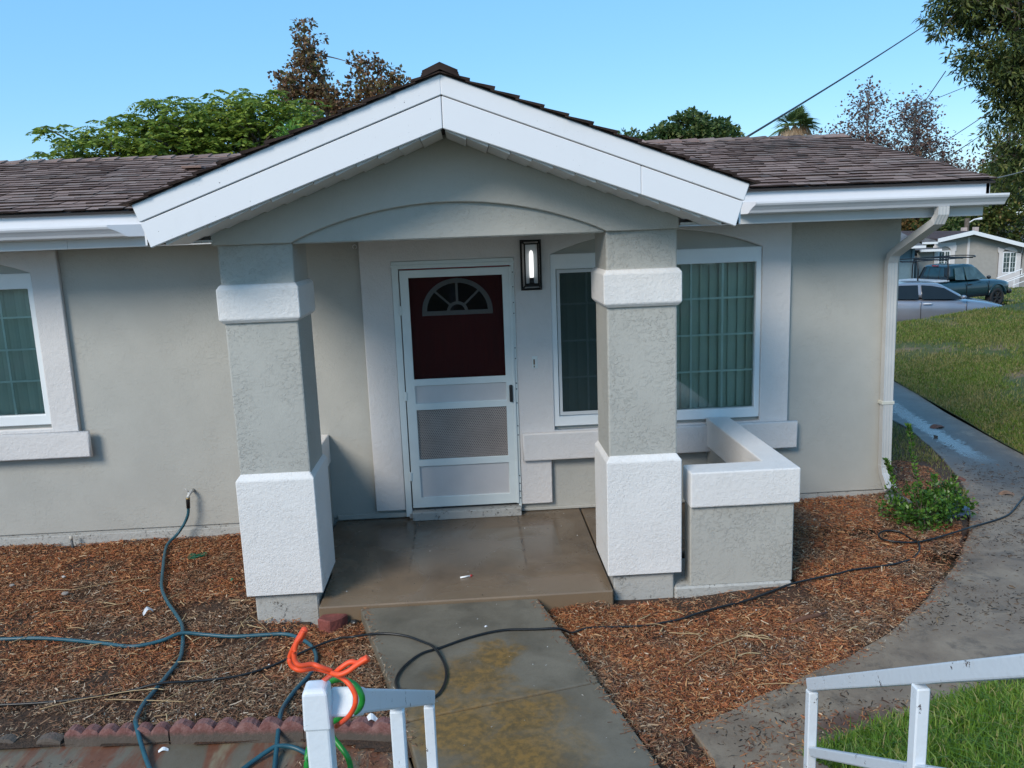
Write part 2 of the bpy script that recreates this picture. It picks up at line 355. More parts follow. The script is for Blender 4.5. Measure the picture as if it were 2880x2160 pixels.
t = NT('wood_chip'); r = t.island(); pos = t.n('ShaderNodeNewGeometry').outputs['Position']
c1 = t.ramp(r, [(0, (.040, .014, .008)), (.12, (.135, .038, .014)), (.34, (.29, .084, .028)), (.60, (.42, .140, .046)), (.84, (.46, .22, .085)), (.95, (.52, .32, .16)), (1, (.60, .46, .31))])
c2 = t.ramp(r, [(0, (.038, .020, .013)), (.20, (.115, .052, .027)), (.5, (.235, .112, .054)), (.75, (.30, .18, .10)), (.92, (.42, .30, .19)), (1, (.56, .46, .35))])
x, y, z = t.sep(pos); reg = t.math('ADD', t.noise(1.6, 4, .6, co=pos), t.math('MULTIPLY', t.math('MULTIPLY', t.ss(y, -1.9, -2.8), t.ss(x, 0.5, -.5)), .22))
t.col(t.mix(t.ss(reg, .45, .66), c1, c2)); t.rough(.75); M['chip'] = t.m
t = NT('dry_straw'); t.col(t.ramp(t.island(), [(0, (.28, .17, .08)), (.5, (.42, .28, .14)), (1, (.52, .40, .22))])); t.rough(.7); M['straw'] = t.m
t = NT('debris'); t.col(t.ramp(t.island(), [(0, (.012, .010, .008)), (.6, (.035, .024, .016)), (.85, (.10, .055, .03)), (1, (.25, .17, .10))])); t.rough(.8); M['debris'] = t.m
t = NT('edging_concrete'); x, y, z = t.sep(t.n('ShaderNodeNewGeometry').outputs['Position']); n = t.noise(22, 5, .7)
up = t.ss(t.math('MULTIPLY_ADD', n, .05, z), -.085, -.050)
t.col(t.mix(up, t.mix(n, (.075, .062, .05), (.15, .12, .10)), t.mix(t.ss(n, .35, .7), (.17, .065, .056), (.27, .145, .130)))); t.rough(.85); t.bump(t.noise(80, 5, .75), .006); M['edging'] = t.m
def hose(name, c, r=.4): return simple(name, c, r, var=.12, scale=9)
M['bluehose'] = hose('blue_hose', (.020, .088, .118), .42); M['blackhose'] = hose('black_hose', (.010, .011, .012), .38)
M['greenhose'] = hose('green_hose', (.015, .22, .03), .4); M['orange'] = hose('orange_rubber', (.85, .085, .02), .5)
def rusty(name):
    t = NT(name); p = t.noise(16, 6, .75); k = t.ss(p, .63, .65); e = t.ss(t.noise(7, 5, .7), .58, .72)
    c = t.mix(t.math('MULTIPLY', e, .28), (.70, .73, .76), (.50, .38, .24)); c = t.mix(k, c, t.mix(t.noise(60, 3), (.12, .055, .03), (.06, .065, .08)))
    t.col(c); t.rough(t.math('MULTIPLY_ADD', k, .4, .35)); t.bump(t.math('SUBTRACT', t.noise(40, 4), k), .0012); return t.m
M['steelwhite'] = rusty('chipped_white_paint')
def leafmat(name, stops, trans=.35, rough=.5, straw=False):
    t = NT(name); c = t.ramp(t.island(), stops)
    if straw:
        p = t.n('ShaderNodeNewGeometry').outputs['Position']; k = t.ss(t.math('ADD', t.math('MULTIPLY', t.noise(.75, 4, .65, co=p), .8), t.math('MULTIPLY', t.island(), .25)), .47, .60); c = t.mix(t.math('MULTIPLY', k, .62), c, (.36, .28, .12))
    t.col(c); t.rough(rough); t.b.inputs['Specular IOR Level'].default_value = .35
    tl = t.n('ShaderNodeBsdfTranslucent'); t.link(c, tl.inputs[0]); mx = t.n('ShaderNodeMixShader'); mx.inputs[0].default_value = trans
    t.link(t.b.outputs[0], mx.inputs[1]); t.link(tl.outputs[0], mx.inputs[2]); t.link(mx.outputs[0], t.out.inputs[0]); return t.m
M['bark'] = simple('bark', (.11, .085, .065), .9, var=.3, scale=8, bump=.01, bscale=30)
M['palebark'] = simple('pale_bark', (.26, .235, .21), .85, var=.25, scale=8)
t = NT('lawn_soil'); wp = t.co; a = t.noise(.55, 4, .6); b = t.noise(11, 5, .7)
bare = t.ss(t.noise(.8, 5, .65, co=t.map(loc=(4, 2, 0))), .54, .66)
t.col(t.mix(bare, t.mix(b, (.040, .060, .014), (.09, .105, .026)), t.mix(b, (.125, .085, .05), (.24, .17, .10)))); t.rough(.95); t.bump(b, .02); M['lawnbase'] = t.m
# ================================================================== SETTING
def structure(name, me, mat): return put(name, me, mat, kind='structure')
def street_z(X, Y): return np.where(Y < 24, -.95-.016*(Y-17), -1.062-.055*(Y-24))+.012
def T(x, y):                         # broad terrain height (numpy)
    x = np.asarray(x, float); y = np.asarray(y, float)
    far = np.clip(street_z(x, y)-.012, -2.4, 9)
    k = np.clip((y-9.8)/2.6, 0, 1); k = k*k*(3-2*k)
    return (-.30)*(1-k)+(far-.02)*k
def xe(y): return np.where(y < 1.24, 5.735+(1.24-y)*.09, 5.735+.184*(np.minimum(y, 5.6)-1.24))
def lawn_z(x, y):
    d = np.clip(x-xe(y), 0, 12); rise = .165*np.minimum(d, 2.1)+.130*np.clip(d-2.1, 0, 9)
    k = np.clip((y-9.3)/3.4, 0, 1); k = k*k*(3-2*k)
    front = np.clip((y+3)/3, 0, 1)
    return (-.105+rise*(.5+.5*front))*(1-k)+(-.88)*k+.02*(vnoise(x, y, .9, 3)-.5)
gx = np.concatenate([np.linspace(-600, -40, 15), np.linspace(-30, 60, 46), np.linspace(70, 600, 15)])
gy = np.concatenate([np.linspace(-60, -10, 6), np.linspace(-8, 60, 69), np.linspace(70, 900, 18)])
def gz(X, Y): return T(X, Y)-np.where((X > 5) & (Y < 13), .5, 0)+np.where(Y > 8, .1*(vnoise(X, Y, 6)-.5), 0)
V, F = grid_surface('ground', gx, gy, gz); structure('ground', idxmesh('ground', V, F, True), M['ground'])
# lawn on the right: a gentle bank that rises to the right and drops away to the parking street
lx = np.linspace(0, 1, 60); ly = np.linspace(-3.2, 12.9, 90)
U_, Y_ = np.meshgrid(lx, ly); X0 = xe(Y_); X_ = X0+U_**1.3*16
Z_ = lawn_z(X_, Y_); i = np.arange(U_.size).reshape(U_.shape)
F = np.stack([i[:-1,:-1], i[:-1,1:], i[1:,1:], i[1:,:-1]], -1).reshape(-1, 4)
structure('lawn', idxmesh('lawn', np.stack([X_, Y_, Z_], -1).reshape(-1, 3), F, True), M['lawnbase'])
V, F = grid_surface('street', np.linspace(-15, 20.15, 18), np.linspace(12.0, 35.5, 24), street_z); structure('street', idxmesh('street', V, F, True), M['street'])
V, F = grid_surface('far_lawn', np.linspace(20.2, 60, 22), np.linspace(12.6, 35.6, 20), lambda X, Y: street_z(X, Y)+.10+.04*vnoise(X, Y, 1.3)); structure('far_lawn', idxmesh('far_lawn', V, F, True), M['lawnbase'])
# concrete
mb = MB(); mb.prism([(-1.125,-1.717),(.853,-1.717),(.853,-.002),(-1.26,-.002),(-1.26,-1.15),(-1.125,-1.15)], 'z', -.32, 0); structure('porch_slab', mb.mesh('porch_slab', .008), M['slab'])
mb = MB(); mb.box(.865, 1.955, -1.10, -.002, -.32, -.004); structure('porch_slab', mb.mesh('porch_slab', .008), M['slab'])
def walk_z(y): return -.02+.042*(y+1.72)
wk = tag(bpy.data.objects.new('walkway', None), kind='structure'); COL.objects.link(wk)
def wslab(a, b):
    mb = MB(); top = [(x, y, walk_z(y)) for x, y in (a[0], a[1], b[0], b[1])]
    mb.add([*top, *[(x, y, z-.25) for x, y, z in top]], [(0,1,2,3),(7,6,5,4),(0,4,5,1),(1,5,6,2),(2,6,7,3),(3,7,4,0)])
    return put('concrete_slab', mb.mesh('concrete_slab', .009, seg=2), M['walk'], wk)
wslab([(-.849,-1.722), (.336,-1.722)], [(.588,-2.729), (-.470,-2.981)])
wslab([(-.468,-2.993), (.591,-2.741)], [(.88,-3.92), (-.19,-4.17)])
st = tag(bpy.data.objects.new('steps', None), kind='structure'); COL.objects.link(st)
for k in range(6):
    mb = MB(); y1 = -4.05-.30*k; mb.box(-.36, 1.24, y1-.30, y1, -.4, -.09+.155*(k+1)-.02); put('step', mb.mesh('step', .01), M['walk'], st)
inner = [(.99,-3.11),(1.08,-3.077),(1.199,-3.034),(1.383,-2.93),(1.638,-2.796),(1.868,-2.666),(2.109,-2.536),(2.461,-2.301),(2.853,-1.963),(3.105,-1.704),(3.435,-1.37),(3.738,-.984),(4.017,-.609),(4.329,-.063),(4.615,.545),(4.836,1.163),(5.008,1.764),(5.171,2.46),(5.235,3.1),(5.36,6.5),(5.5,11)]
outer = [(7.0,11),(6.60,6.5),(6.51,5.451),(6.318,4.38),(6.075,3.298),(5.922,2.384),(5.801,1.677),(5.735,1.238),(5.86,-.2),(5.95,-1.6),(5.6,-2.6),(4.6,-3.3),(3.6,-3.75),(2.6,-3.95),(1.6,-3.95),(1.06,-3.75),(1.03,-3.36)]
mb = MB(); poly = [tuple(p) for p in crom([(x,y,0) for x,y in inner], 3)]; poly = [(p[0]+.012*(vnoise(p[0],p[1],.11,5)-.5)*2, p[1]+.012*(vnoise(p[0],p[1],.11,9)-.5)*2) for p in poly]+outer
mb.prism(poly, 'z', -.36, -.11); structure('side_path', mb.mesh('side_path', .008), M['path'])
mb = MB(); mb.prism([(-5.2,-2.83),(-2.40,-2.84),(-2.2,-2.885),(-1.60,-2.935),(-.95,-2.99),(-.47,-3.05),(-.30,-3.7),(-5.2,-3.9)], 'z', -.36, -.150)
structure('gutter_strip', mb.mesh('gutter_strip', .006), M['strip'])
# mulch beds
def zL(x, y): return np.maximum(-.125, -.08+.03*y)+.012*(vnoise(x,y,.16)-.5)+.03*(vnoise(x,y,.5,4)-.5)*np.clip((y+2.9)*3,0,1)
def edge_dist(x, y):
    x = np.asarray(x, float); y = np.asarray(y, float); d = np.full(x.shape, 9.0)
    for (ax, ay), (bx, by) in zip(inner[:-1], inner[1:]):
        L2 = (bx-ax)**2+(by-ay)**2; t_ = np.clip(((x-ax)*(bx-ax)+(y-ay)*(by-ay))/L2, 0, 1); d = np.minimum(d, np.hypot(x-ax-t_*(bx-ax), y-ay-t_*(by-ay)))
    return d
def zR(x, y):
    z = np.maximum(-.13, -.02+.055*y)+.010*(vnoise(x,y,.16)-.5)+.02*(vnoise(x,y,.5,4)-.5)
    z = z+.045*np.exp(-((x-2.02)/.34)**2-((y+1.66)/.10)**2)
    return np.minimum(z, -.118+.22*edge_dist(x, y))
bedL = [(-6.5,.05),(-1.27,.05),(-1.27,-1.72),(-.84,-1.72),(-.46,-3.05),(-.95,-2.98),(-1.6,-2.93),(-2.36,-2.89),(-6.5,-2.94)]
bedR = [(.30,-1.70),(.86,-1.70),(1.30,-1.62),(2.13,-1.62),(2.13,.03),(4.26,.03)]+[(4.329,-.063),(4.017,-.609),(3.738,-.984),(3.435,-1.37),(3.105,-1.704),(2.853,-1.963),(2.461,-2.301),(2.109,-2.536),(1.868,-2.666),(1.638,-2.796),(1.383,-2.93),(1.199,-3.034),(1.02,-3.12),(1.06,-3.5),(.90,-3.9),(.79,-3.5)]
V, F = grid_surface('b', np.linspace(-6.6, -.42, 190), np.linspace(-3.2, .06, 100), zL); V[:, 2] -= .012
cen = V[F].mean(1); keep = inside(cen[:,0], cen[:,1], [(-6.6,.06),(-1.2,.06),(-1.2,-1.71),(-.83,-1.71),(-.40,-3.2),(-.95,-2.99),(-1.6,-2.95),(-2.36,-2.90),(-6.6,-2.95)])
structure('mulch_bed', idxmesh('mulch_bed', V, F[keep], True), M['mulch'])
V, F = grid_surface('b', np.linspace(.2, 5.4, 150), np.linspace(-4.0, 4.5, 210), lambda X, Y: np.where(Y > .02, -.12+.10*np.clip(1-(X-3.6)/1.2, 0, 1), zR(X, Y)-.012))
cen = V[F].mean(1); keep = (inside(cen[:,0], cen[:,1], [(.26,-1.6),(3.6,-1.5),(3.6,4.5),(5.32,4.5)]+inner[::-1][2:]+[(1.07,-3.14),(1.10,-3.4),(1.12,-4.0),(.86,-4.0),(.80,-3.6)]) & ~((cen[:,1] > .06) & (cen[:,0] < 3.62)) & ~((cen[:,0] < 2.0) & (cen[:,1] > -1.5)))
structure('mulch_bed', idxmesh('mulch_bed', V, F[keep], True), M['mulch'])
# foreground lawn bank beside the steps on the right
def zF(x, y): return -.10+.48*np.clip(-3.15-y-.30*(2.0-x).clip(-1.2,1), 0, 3.2)
fge = [(1.40,-3.62),(1.725,-3.481),(1.887,-3.352),(2.066,-3.308),(2.272,-3.169),(2.434,-3.117),(2.705,-2.953),(2.946,-2.853),(3.4,-2.72),(4.4,-2.5),(5.8,-2.2)]
fgp = fge+[(9,-2.2),(9,-9),(1.36,-9)]
V, F = grid_surface('b', np.linspace(1.3, 9, 90), np.linspace(-9, -2.1, 80), zF); V[:,2] -= .008
cen = V[F].mean(1); structure('lawn', idxmesh('lawn_bank', V, F[inside(cen[:,0], cen[:,1], fgp)], True), M['lawnbase'])
V, F = grid_surface('b', np.linspace(-9, -.4, 40), np.linspace(-9, -3.85, 30), lambda X, Y: -.16+.48*np.clip(-4.0-Y, 0, 3)); structure('lawn', idxmesh('lawn_bank', V, F, True), M['lawnbase'])

# ================================================================== HOUSE
house = thing('house', 'single storey grey stucco house with white trim and a gabled porch', 'house', (0, 0, 0))
WZ = 2.42
def hp(name, me, mat, parent=None, kind=None): return put(name, me, mat, parent or house, kind)
# walls (front wall with openings as a real shell)
def arc(x0, x1, zbase, rise, n=14):
    w = (x1-x0)/2; Rr = (w*w+rise*rise)/(2*rise); cx = (x0+x1)/2; cz = zbase+rise-Rr; a = math.asin(w/Rr)
    return [(cx+Rr*math.sin(a-2*a*k/n), cz+Rr*math.cos(a-2*a*k/n)) for k in range(n+1)]       # from x1 to x0
WIN = dict(l=.6499, r=2.4306, b=.7527, t=2.2117); LW = dict(l=-5.30, r=-3.5264, b=.976, t=2.2227)
wall = hp('wall', extrude_shape('wall', [rect(-9.0, 3.6365, .0236, 2.47), rect(WIN['l']+.02, WIN['r']-.02, WIN['b']+.02, WIN['t']-.02), rect(LW['l']+.02, LW['r']-.02, LW['b']+.02, LW['t']-.02), rect(-.60, .32, .06, 2.14)], 0, .15, .004), M['wall'])
mb = MB(); mb.box(3.4865, 3.6365, .152, 4.25, .0236, 2.45); hp('wall', mb.mesh('side_wall', .004), M['wall'])
mb = MB(); mb.box(-9, 3.484, 4.10, 4.25, .0236, 2.45); mb.box(-9, -8.85, .152, 4.098, .0236, 2.45); hp('wall', mb.mesh('rear_wall'), M['wall'])
mb = MB(); mb.prism([(.02,2.452),(4.22,2.452),(2.117,2.95)], 'x', 3.4865, 3.6365); hp('gable_end', mb.mesh('gable_end'), M['wall'])
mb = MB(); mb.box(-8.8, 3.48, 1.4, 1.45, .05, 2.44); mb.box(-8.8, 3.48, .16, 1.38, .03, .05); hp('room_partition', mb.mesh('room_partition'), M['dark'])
mb = MB(); mb.box(-8.99, 3.626, .012, 4.23, -.45, .020); mb.box(-8.99, -1.452, -.004, .010, -.45, -.005); hp('foundation', mb.mesh('foundation', .004), M['footing'])
mb = MB(); mb.box(-1.25, -.64, -.018, -.001, .006, .052); hp('base_ledge', mb.mesh('base_ledge', .004), M['wall']); mb = MB(); mb.box(.345, 1.95, -.022, -.001, .004, .030); hp('base_ledge', mb.mesh('base_ledge', .004), M['wall'])
# raised surround around door and window
outer_ = [(-.9115,.078),(-.655,.078),(-.655,2.20),(.345,2.20),(.345,.076),(.617,.076),(.617,.465),(2.6794,.465),(2.6794,2.398),(-.9115,2.398)]
hole = [(WIN['l'], WIN['b']-.03),(WIN['r'], WIN['b']-.03),(WIN['r'], WIN['t'])]+arc(WIN['l'], WIN['r'], WIN['t'], .172)[1:-1]+[(WIN['l'], WIN['t'])]
hp('door_surround', extrude_shape('surround', [outer_, hole], -.05, -.001, .008), M['trim'])
hp('window_surround', extrude_shape('lsur', [rect(-5.52, -3.308, .69, 2.398), [(LW['l'], LW['b']-.03),(LW['r'], LW['b']-.03),(LW['r'], LW['t'])]+arc(LW['l'], LW['r'], LW['t'], .165)[1:-1]+[(LW['l'], LW['t'])]], -.05, -.001, .008), M['trim'])
def window(q, split, screen_side, cols, rows_z, vanes_on=True):
    l, r, b, t = q['l'], q['r'], q['b'], q['t']
    fr = hp('window', extrude_shape('wframe', [rect(l, r, b, t), rect(l+.045, r-.045, b+.085, t-.125)], -.035, .055, .006), M['vinyl'])
    gl, gr, gb, gt = l+.047, r-.047, b+.088, t-.128
    put('meeting_stile', MB().box(split-.03, split+.03, -.022, .03, gb, gt).mesh('stile', .004), M['vinyl'], fr)
    for s, (a, c) in enumerate(((gl, split-.03), (split+.03, gr))):
        yo = .012 if s == screen_side else .004
        put('pane', MB().box(a, c, yo, yo+.004, gb, gt).mesh('pane'), M['glass'], fr)
        bars = MB()
        for x in cols[s]: bars.box(x-.008, x+.008, yo+.012, yo+.022, gb, gt)
        for z in rows_z: bars.box(a+.001, c-.001, yo+.0125, yo+.0215, z-.008, z+.008)
        put('grid_bars', bars.mesh('grid_bars'), M['muntin'], fr)
        if s == screen_side:
            put('screen', MB().box(a+.03, c, -.012, -.010, gb+.03, gt-.03).mesh('screen'), M['screen2'], fr)
            put('screen_frame', extrude_shape('sf', [rect(a+.004, c-.001, gb+.002, gt-.002), rect(a+.03, c-.02, gb+.032, gt-.03)], -.018, -.006, .002), M['eave'], fr)
    me = None; n = int((r-l)/.082)
    for k in range(n+1):
        x = l+.03+k*.082; a = math.radians(14+random.uniform(-4, 4))
        vv = MB(); pr = [(-.046, .006), (-.024, 0), (0, -.003), (.024, 0), (.046, .006)]
        P = [(x+u*math.cos(a)-w*math.sin(a), .115+u*math.sin(a)+w*math.cos(a)) for u, w in pr]
        vv.loft([[(px, py, z) for px, py in P]+[(px, py+.002, z) for px, py in P[::-1]] for z in (b+.03, t-.02)])
        put('blind_vane', vv.mesh('blind_vane', smooth=False), M['slatblind'], fr)
    return fr
window(WIN, 1.33, 0, ([.957, 1.24], [1.577, 1.845, 2.116]), (1.163, 1.478, 1.790))
window(LW, -4.40, 0, ([-5.06, -4.72], [-4.11, -3.83]), (1.34, 1.603, 1.867))
hp('window_sill', extrude_shape('sill', [rect(.3707, 2.7519, .474, .713)], -.10, -.052, .012), M['trim'])
hp('window_sill', extrude_shape('sill', [rect(-5.62, -3.2168, .6973, .9173)], -.10, -.052, .012), M['trim'])
# entrance door behind a screen door
jamb = hp('door_frame', extrude_shape('jamb', [[(-.655,.02),(-.602,.02),(-.602,2.138),(.318,2.138),(.318,.02),(.345,.02),(.345,2.198),(-.655,2.198)]], -.058, .06, .003), M['doorpaint'])
dmb = MB(); dmb.box(-.60, .316, .035, .075, .062, 2.136); door = hp('entrance_door', dmb.mesh('entrance_door'), M['door'])
cx, zb, Rr = -.132, 1.770, .288
def half_ring(r1, r2, y0, y1, n=22):
    m = MB(); R1 = [(cx+r*math.cos(math.pi*k/n), zb+r*.93*math.sin(math.pi*k/n)) for r in (r2,) for k in range(n+1)]
    R2 = [(cx+r1*math.cos(math.pi*k/n), zb+r1*.93*math.sin(math.pi*k/n)) for k in range(n+1)]
    for k in range(n): m.prism([R1[k], R1[k+1], R2[k+1], R2[k]], 'y', y0, y1)
    return m
mb = half_ring(.255, .295, .018, .034); mb2 = half_ring(.062, .088, .020, .034); mb.add(mb2.V, mb2.F); mb.box(cx-.295, cx+.295, .016, .034, zb-.03, zb+.006)
put('fanlight_frame', mb.mesh('fanlight_frame'), M['fan'], door)
pts = [(cx+.256*math.cos(math.pi*k/24), zb+.256*.93*math.sin(math.pi*k/24)) for k in range(25)]
put('fanlight_pane', MB().prism(pts, 'y', .0325, .0345).mesh('fanlight_pane'), M['carglass'], door)
mb = MB()
for a in (45, 90, 135):
    ca, sa = math.cos(math.radians(a)), math.sin(math.radians(a)); mb.bar((cx+.085*ca, .024, zb+.085*.93*sa), (cx+.26*ca, .024, zb+.26*.93*sa), .020, .016)
put('fanlight_spokes', mb.mesh('fanlight_spokes'), M['fan'], door)
A0, A1, B0, B1 = -.5933, .312, .0978, 2.1267
leaf = hp('screen_door', extrude_shape('sd', [rect(A0, A1, B0, B1), rect(-.522, .247, 1.2195, 2.064), rect(-.518, .246, 1.012, 1.163), rect(-.515, .243, .5225, .955), rect(-.517, .244, .189, .464)], -.066, -.036, .004), M['doorpaint'])
put('insect_screen', MB().box(-.524, .249, -.052, -.050, 1.217, 2.066).mesh('s'), M['screen'], leaf)
for z0, z1 in ((1.008, 1.167), (.185, .468)): put('kick_panel', MB().box(-.522, .249, -.051, -.046, z0, z1).mesh('kp'), M['panel'], leaf)
put('grille_backing', MB().box(-.52, .247, -.045, -.043, .519, .958).mesh('gb'), simple('grille_backing', (.055, .030, .026), .8), leaf)
mb = MB(); nz = 30; nx_ = 44; wv = .0026
for k in range(nz):
    z = .523+(k+.5)*.432/nz; off = 0 if k % 2 else .5
    for s in (-1, 1):
        P = [(-.515+.758*(j/2)/nx_, -.048, z+s*(.0066 if (j % 2) == (k % 2) else .0014)) for j in range(2*nx_+1)]
        n0 = len(mb.V); mb.V += [(x, y, zz-wv) for x, y, zz in P]+[(x, y, zz+wv) for x, y, zz in P]; m = len(P)
        mb.F += [(n0+j, n0+j+1, n0+m+j+1, n0+m+j) for j in range(m-1)]
put('expanded_metal_grille', mb.mesh('grille'), simple('grille_wire', (.36, .31, .28), .5), leaf, kind='stuff')
put('rail_strip', MB().box(A1-.012, A1+.012, -.072, -.068, B0, B1).mesh('strip', .002), M['doorpaint'], leaf)
mb = MB(); mb.box(.272, .300, -.092, -.068, .994, 1.141); put('handle', mb.mesh('handle', .008, seg=2), M['black'], leaf)
for z in (1.80, 1.08, .38): put('hinge', MB().box(A0-.016, A0+.006, -.074, -.066, z-.04, z+.04).mesh('hinge', .003), M['doorpaint'], leaf)
mb = MB()
for z in (2.08, 1.96, 1.83, 1.74, 1.45, 1.36, 1.15, 1.10, .98, .78, .70, .34, .27, .20, .14): mb.obox((.334, -.060, z), (.004, 0, 0), (0, .003, 0), (0, 0, .004))
put('screw', mb.mesh('screw'), M['black'], jamb)
mb = MB(); mb.box(-.60, .338, -.125, .06, -.002, .072); mb.box(-.63, -.602, -.06, .0, .0, .05); hp('threshold', mb.mesh('threshold', .006), M['footing'])
mb = MB(); mb.box(-.66, .352, -.068, -.0505, 2.155, 2.172); hp('drip_cap', mb.mesh('drip_cap', .003), M['doorpaint'])
# door bell scar
mb = MB(); mb.box(.474, .520, -.0535, -.0515, 1.268, 1.372); bell = hp('bell_plate', mb.mesh('bell_plate', .001), M['doorpaint'])
mb = MB(); mb.box(.484, .497, -.0575, -.054, 1.30, 1.345); mb.box(.486, .495, -.0575, -.054, 1.276, 1.292); put('bare_terminal', mb.mesh('bare_terminal', .001), simple('rusty_terminal', (.16, .10, .06), .7), bell)
# hook under the beam
mb = MB(); mb.tube([(-.944+.016*math.cos(a), -.012, 2.332+.016*math.sin(a)) for a in np.linspace(-1.2, 4.2, 14)], .0035, 6); mb.tube([(-.944,-.001,2.35),(-.944,-.012,2.348)], .004, 6); hp('hook', mb.mesh('hook', smooth=True), M['vinyl'])
# porch columns
def sqloft(cx, cy, prof, hx, hy): return MB().loft([[(cx-hx-o, cy-hy-o, z), (cx+hx+o, cy-hy-o, z), (cx+hx+o, cy+hy+o, z), (cx-hx-o, cy+hy+o, z)] for z, o in prof])
def roughen(me, amp=.004, s=.06):
    return me
def column(cx):
    e = thing('porch_column', None, None, (cx, -1.39, -.14)); par(e, house); e.matrix_parent_inverse = Matrix.Identity(4)
    put('shaft', sqloft(cx, -1.39, [(.84, 0), (2.40, 0)], .2305, .2305).mesh('shaft', .012, seg=2), M['shaft'], e)
    put('collar', sqloft(cx, -1.388, [(1.905, -.018), (1.930, .004), (2.122, .004), (2.148, -.016)], .2505, .2660).mesh('collar', .005), M['white'], e)
    put('base', sqloft(cx, -1.388, [(.075, .0), (.874, .0), (.914, -.030)], .2535, .2670).mesh('base', .005), M['white'], e)
    put('footing', sqloft(cx, -1.388, [(-.40, 0), (.073, 0)], .210, .228).mesh('footing', .01), M['footing'], e)
    return e
column(-1.352); column(1.083)
mb = MB(); mb.box(1.296, 2.118, -1.632, -1.12, -.40, -.045); hp('foundation', mb.mesh('curb', .012), M['footing'])
# low porch walls
def low_wall(cap_poly, body_poly):
    e = put('porch_wall', MB().prism(body_poly, 'z', -.05, .530).mesh('pw', .008), M['shaft'], house)
    m = MB(); m.prism(cap_poly, 'z', .526, .773); put('cap', m.mesh('cap', .010, seg=2), M['white'], e)
low_wall([(1.400,-1.643),(2.155,-1.643),(2.155,-.053),(1.958,-.053),(1.958,-1.432),(1.400,-1.432)], [(1.405,-1.613),(2.127,-1.613),(2.127,-.003),(1.986,-.003),(1.986,-1.462),(1.405,-1.462)])
low_wall([(-1.49,-1.10),(-1.272,-1.10),(-1.272,-.004),(-1.49,-.004)], [(-1.48,-1.10),(-1.284,-1.10),(-1.284,-.003),(-1.48,-.003)])
# beam and arched gable wall
px = -.1362
mb = MB(); mb.box(-1.1225, .8535, -1.6195, -1.160, 2.385, 2.78); hp('porch_beam', mb.mesh('beam', .008), M['wall'])
gl = [(-1.606,2.392)]+[(-1.12,2.392)]+arc(-1.12, .8545, 2.396, .212, 26)[::-1][1:-1]+[(.8545,2.392),(1.318,2.392),(1.318,2.53),(px,3.03),(-1.606,2.53)]
hp('gable_wall', extrude_shape('gable', [gl], -1.656, -1.6205, .007), M['gable'])
mb = MB(); mb.prism([(-1.60,2.41),(1.31,2.41),(1.31,2.58),(px,3.10),(-1.60,2.58)], 'y', -1.619, -1.57); mb.box(-1.60,-1.14,-1.57,-1.16,2.405,2.56); mb.box(.87,1.31,-1.57,-1.16,2.405,2.56); hp('gable_backing', mb.mesh('gb'), M['gable'])
mb = MB(); mb.box(-1.75, -1.20, -1.16, -.05, 2.410, 2.43); mb.box(.90, 1.48, -1.16, -.05, 2.410, 2.43); mb.box(-1.15, .88, -1.155, -.05, 2.62, 2.64); hp('porch_ceiling', mb.mesh('pc'), M['soffit'])
# rake boards of the porch gable
def rake(s):
    X = lambda d: px+s*d
    up = MB(); P = [(X(0),3.2853),(X(1.7508),2.636),(X(1.7179),2.540),(X(0),3.1760)]; up.prism(P if s > 0 else P[::-1], 'y', -2.110, -2.075)
    ur = hp('rake_board', up.mesh('rake_upper', .004), M['fascia'])
    def lower(a, b):
        f = lambda d: (3.1715-.3703*d, 2.9969-.3585*d)
        ta, ba = f(a); tb, bb = f(b); k = .043*(b > 1.6)
        lo = MB(); P = [(X(a),ta),(X(b),tb),(X(b-k),bb+.3585*k),(X(a),ba)]; lo.prism(P if s > 0 else P[::-1], 'y', -2.104, -2.072)
        lo2 = MB(); put('lower_board', lo.mesh('rake_lower', .004), M['fascia'], ur)
    if s > 0: lower(0.0015, 1.119); lower(1.1205, 1.716)
    else: lower(.0015, 1.716)
    return ur
rake(-1); rake(1)
sof = hp('soffit', MB().prism([(px-1.70,2.408),(px,3.012),(px+1.70,2.408),(px+1.70,2.445),(px,3.05),(px-1.70,2.445)], 'y', -2.07, -1.60).mesh('soffit'), M['felt'])
base_dirs = {}
for s in (-1, 1):
    d = Vector((s*1, 0, -.3585)).normalized(); nrm = Vector((s*.3585, 0, 1)).normalized(); w = .130
    for k in range(13):
        a = Vector((px, 0, 2.990))+d*(.012+k*w); b = a+d*(w-.004); m = MB()
        tilt = nrm*(-.009)
        r1 = [(a+Vector((0, y, 0))) for y in (-2.069, -1.664)]; r2 = [(b+Vector((0, y, 0))+tilt) for y in (-2.069, -1.664)]
        m.add([r1[0], r1[1], r2[1], r2[0], r1[0]+nrm*.02, r1[1]+nrm*.02, r2[1]+nrm*.034, r2[0]+nrm*.034], [(0,1,2,3),(7,6,5,4),(0,4,5,1),(1,5,6,2),(2,6,7,3),(3,7,4,0)])
        put('soffit_panel', m.mesh('soffit_panel'), M['soffit'], sof)
for s in (-1, 1):
    xa, xb = sorted((px+s*1.46, px+s*1.70))
    m = MB(); m.box(xa, xb, -1.66, -.58, 2.418, 2.43)
    for k in range(4): m.box(xa+.004+k*.058, xa+.052+k*.058, -1.66, -.58, 2.414, 2.4175)
    put('side_soffit', m.mesh('side_soffit'), M['soffit'], sof)
    m = MB(); xo = px+s*1.712; m.box(min(xo, xo-s*.03), max(xo, xo-s*.03), -2.07, -.60, 2.41, 2.60); hp('porch_fascia', m.mesh('pf', .003), M['fascia'])
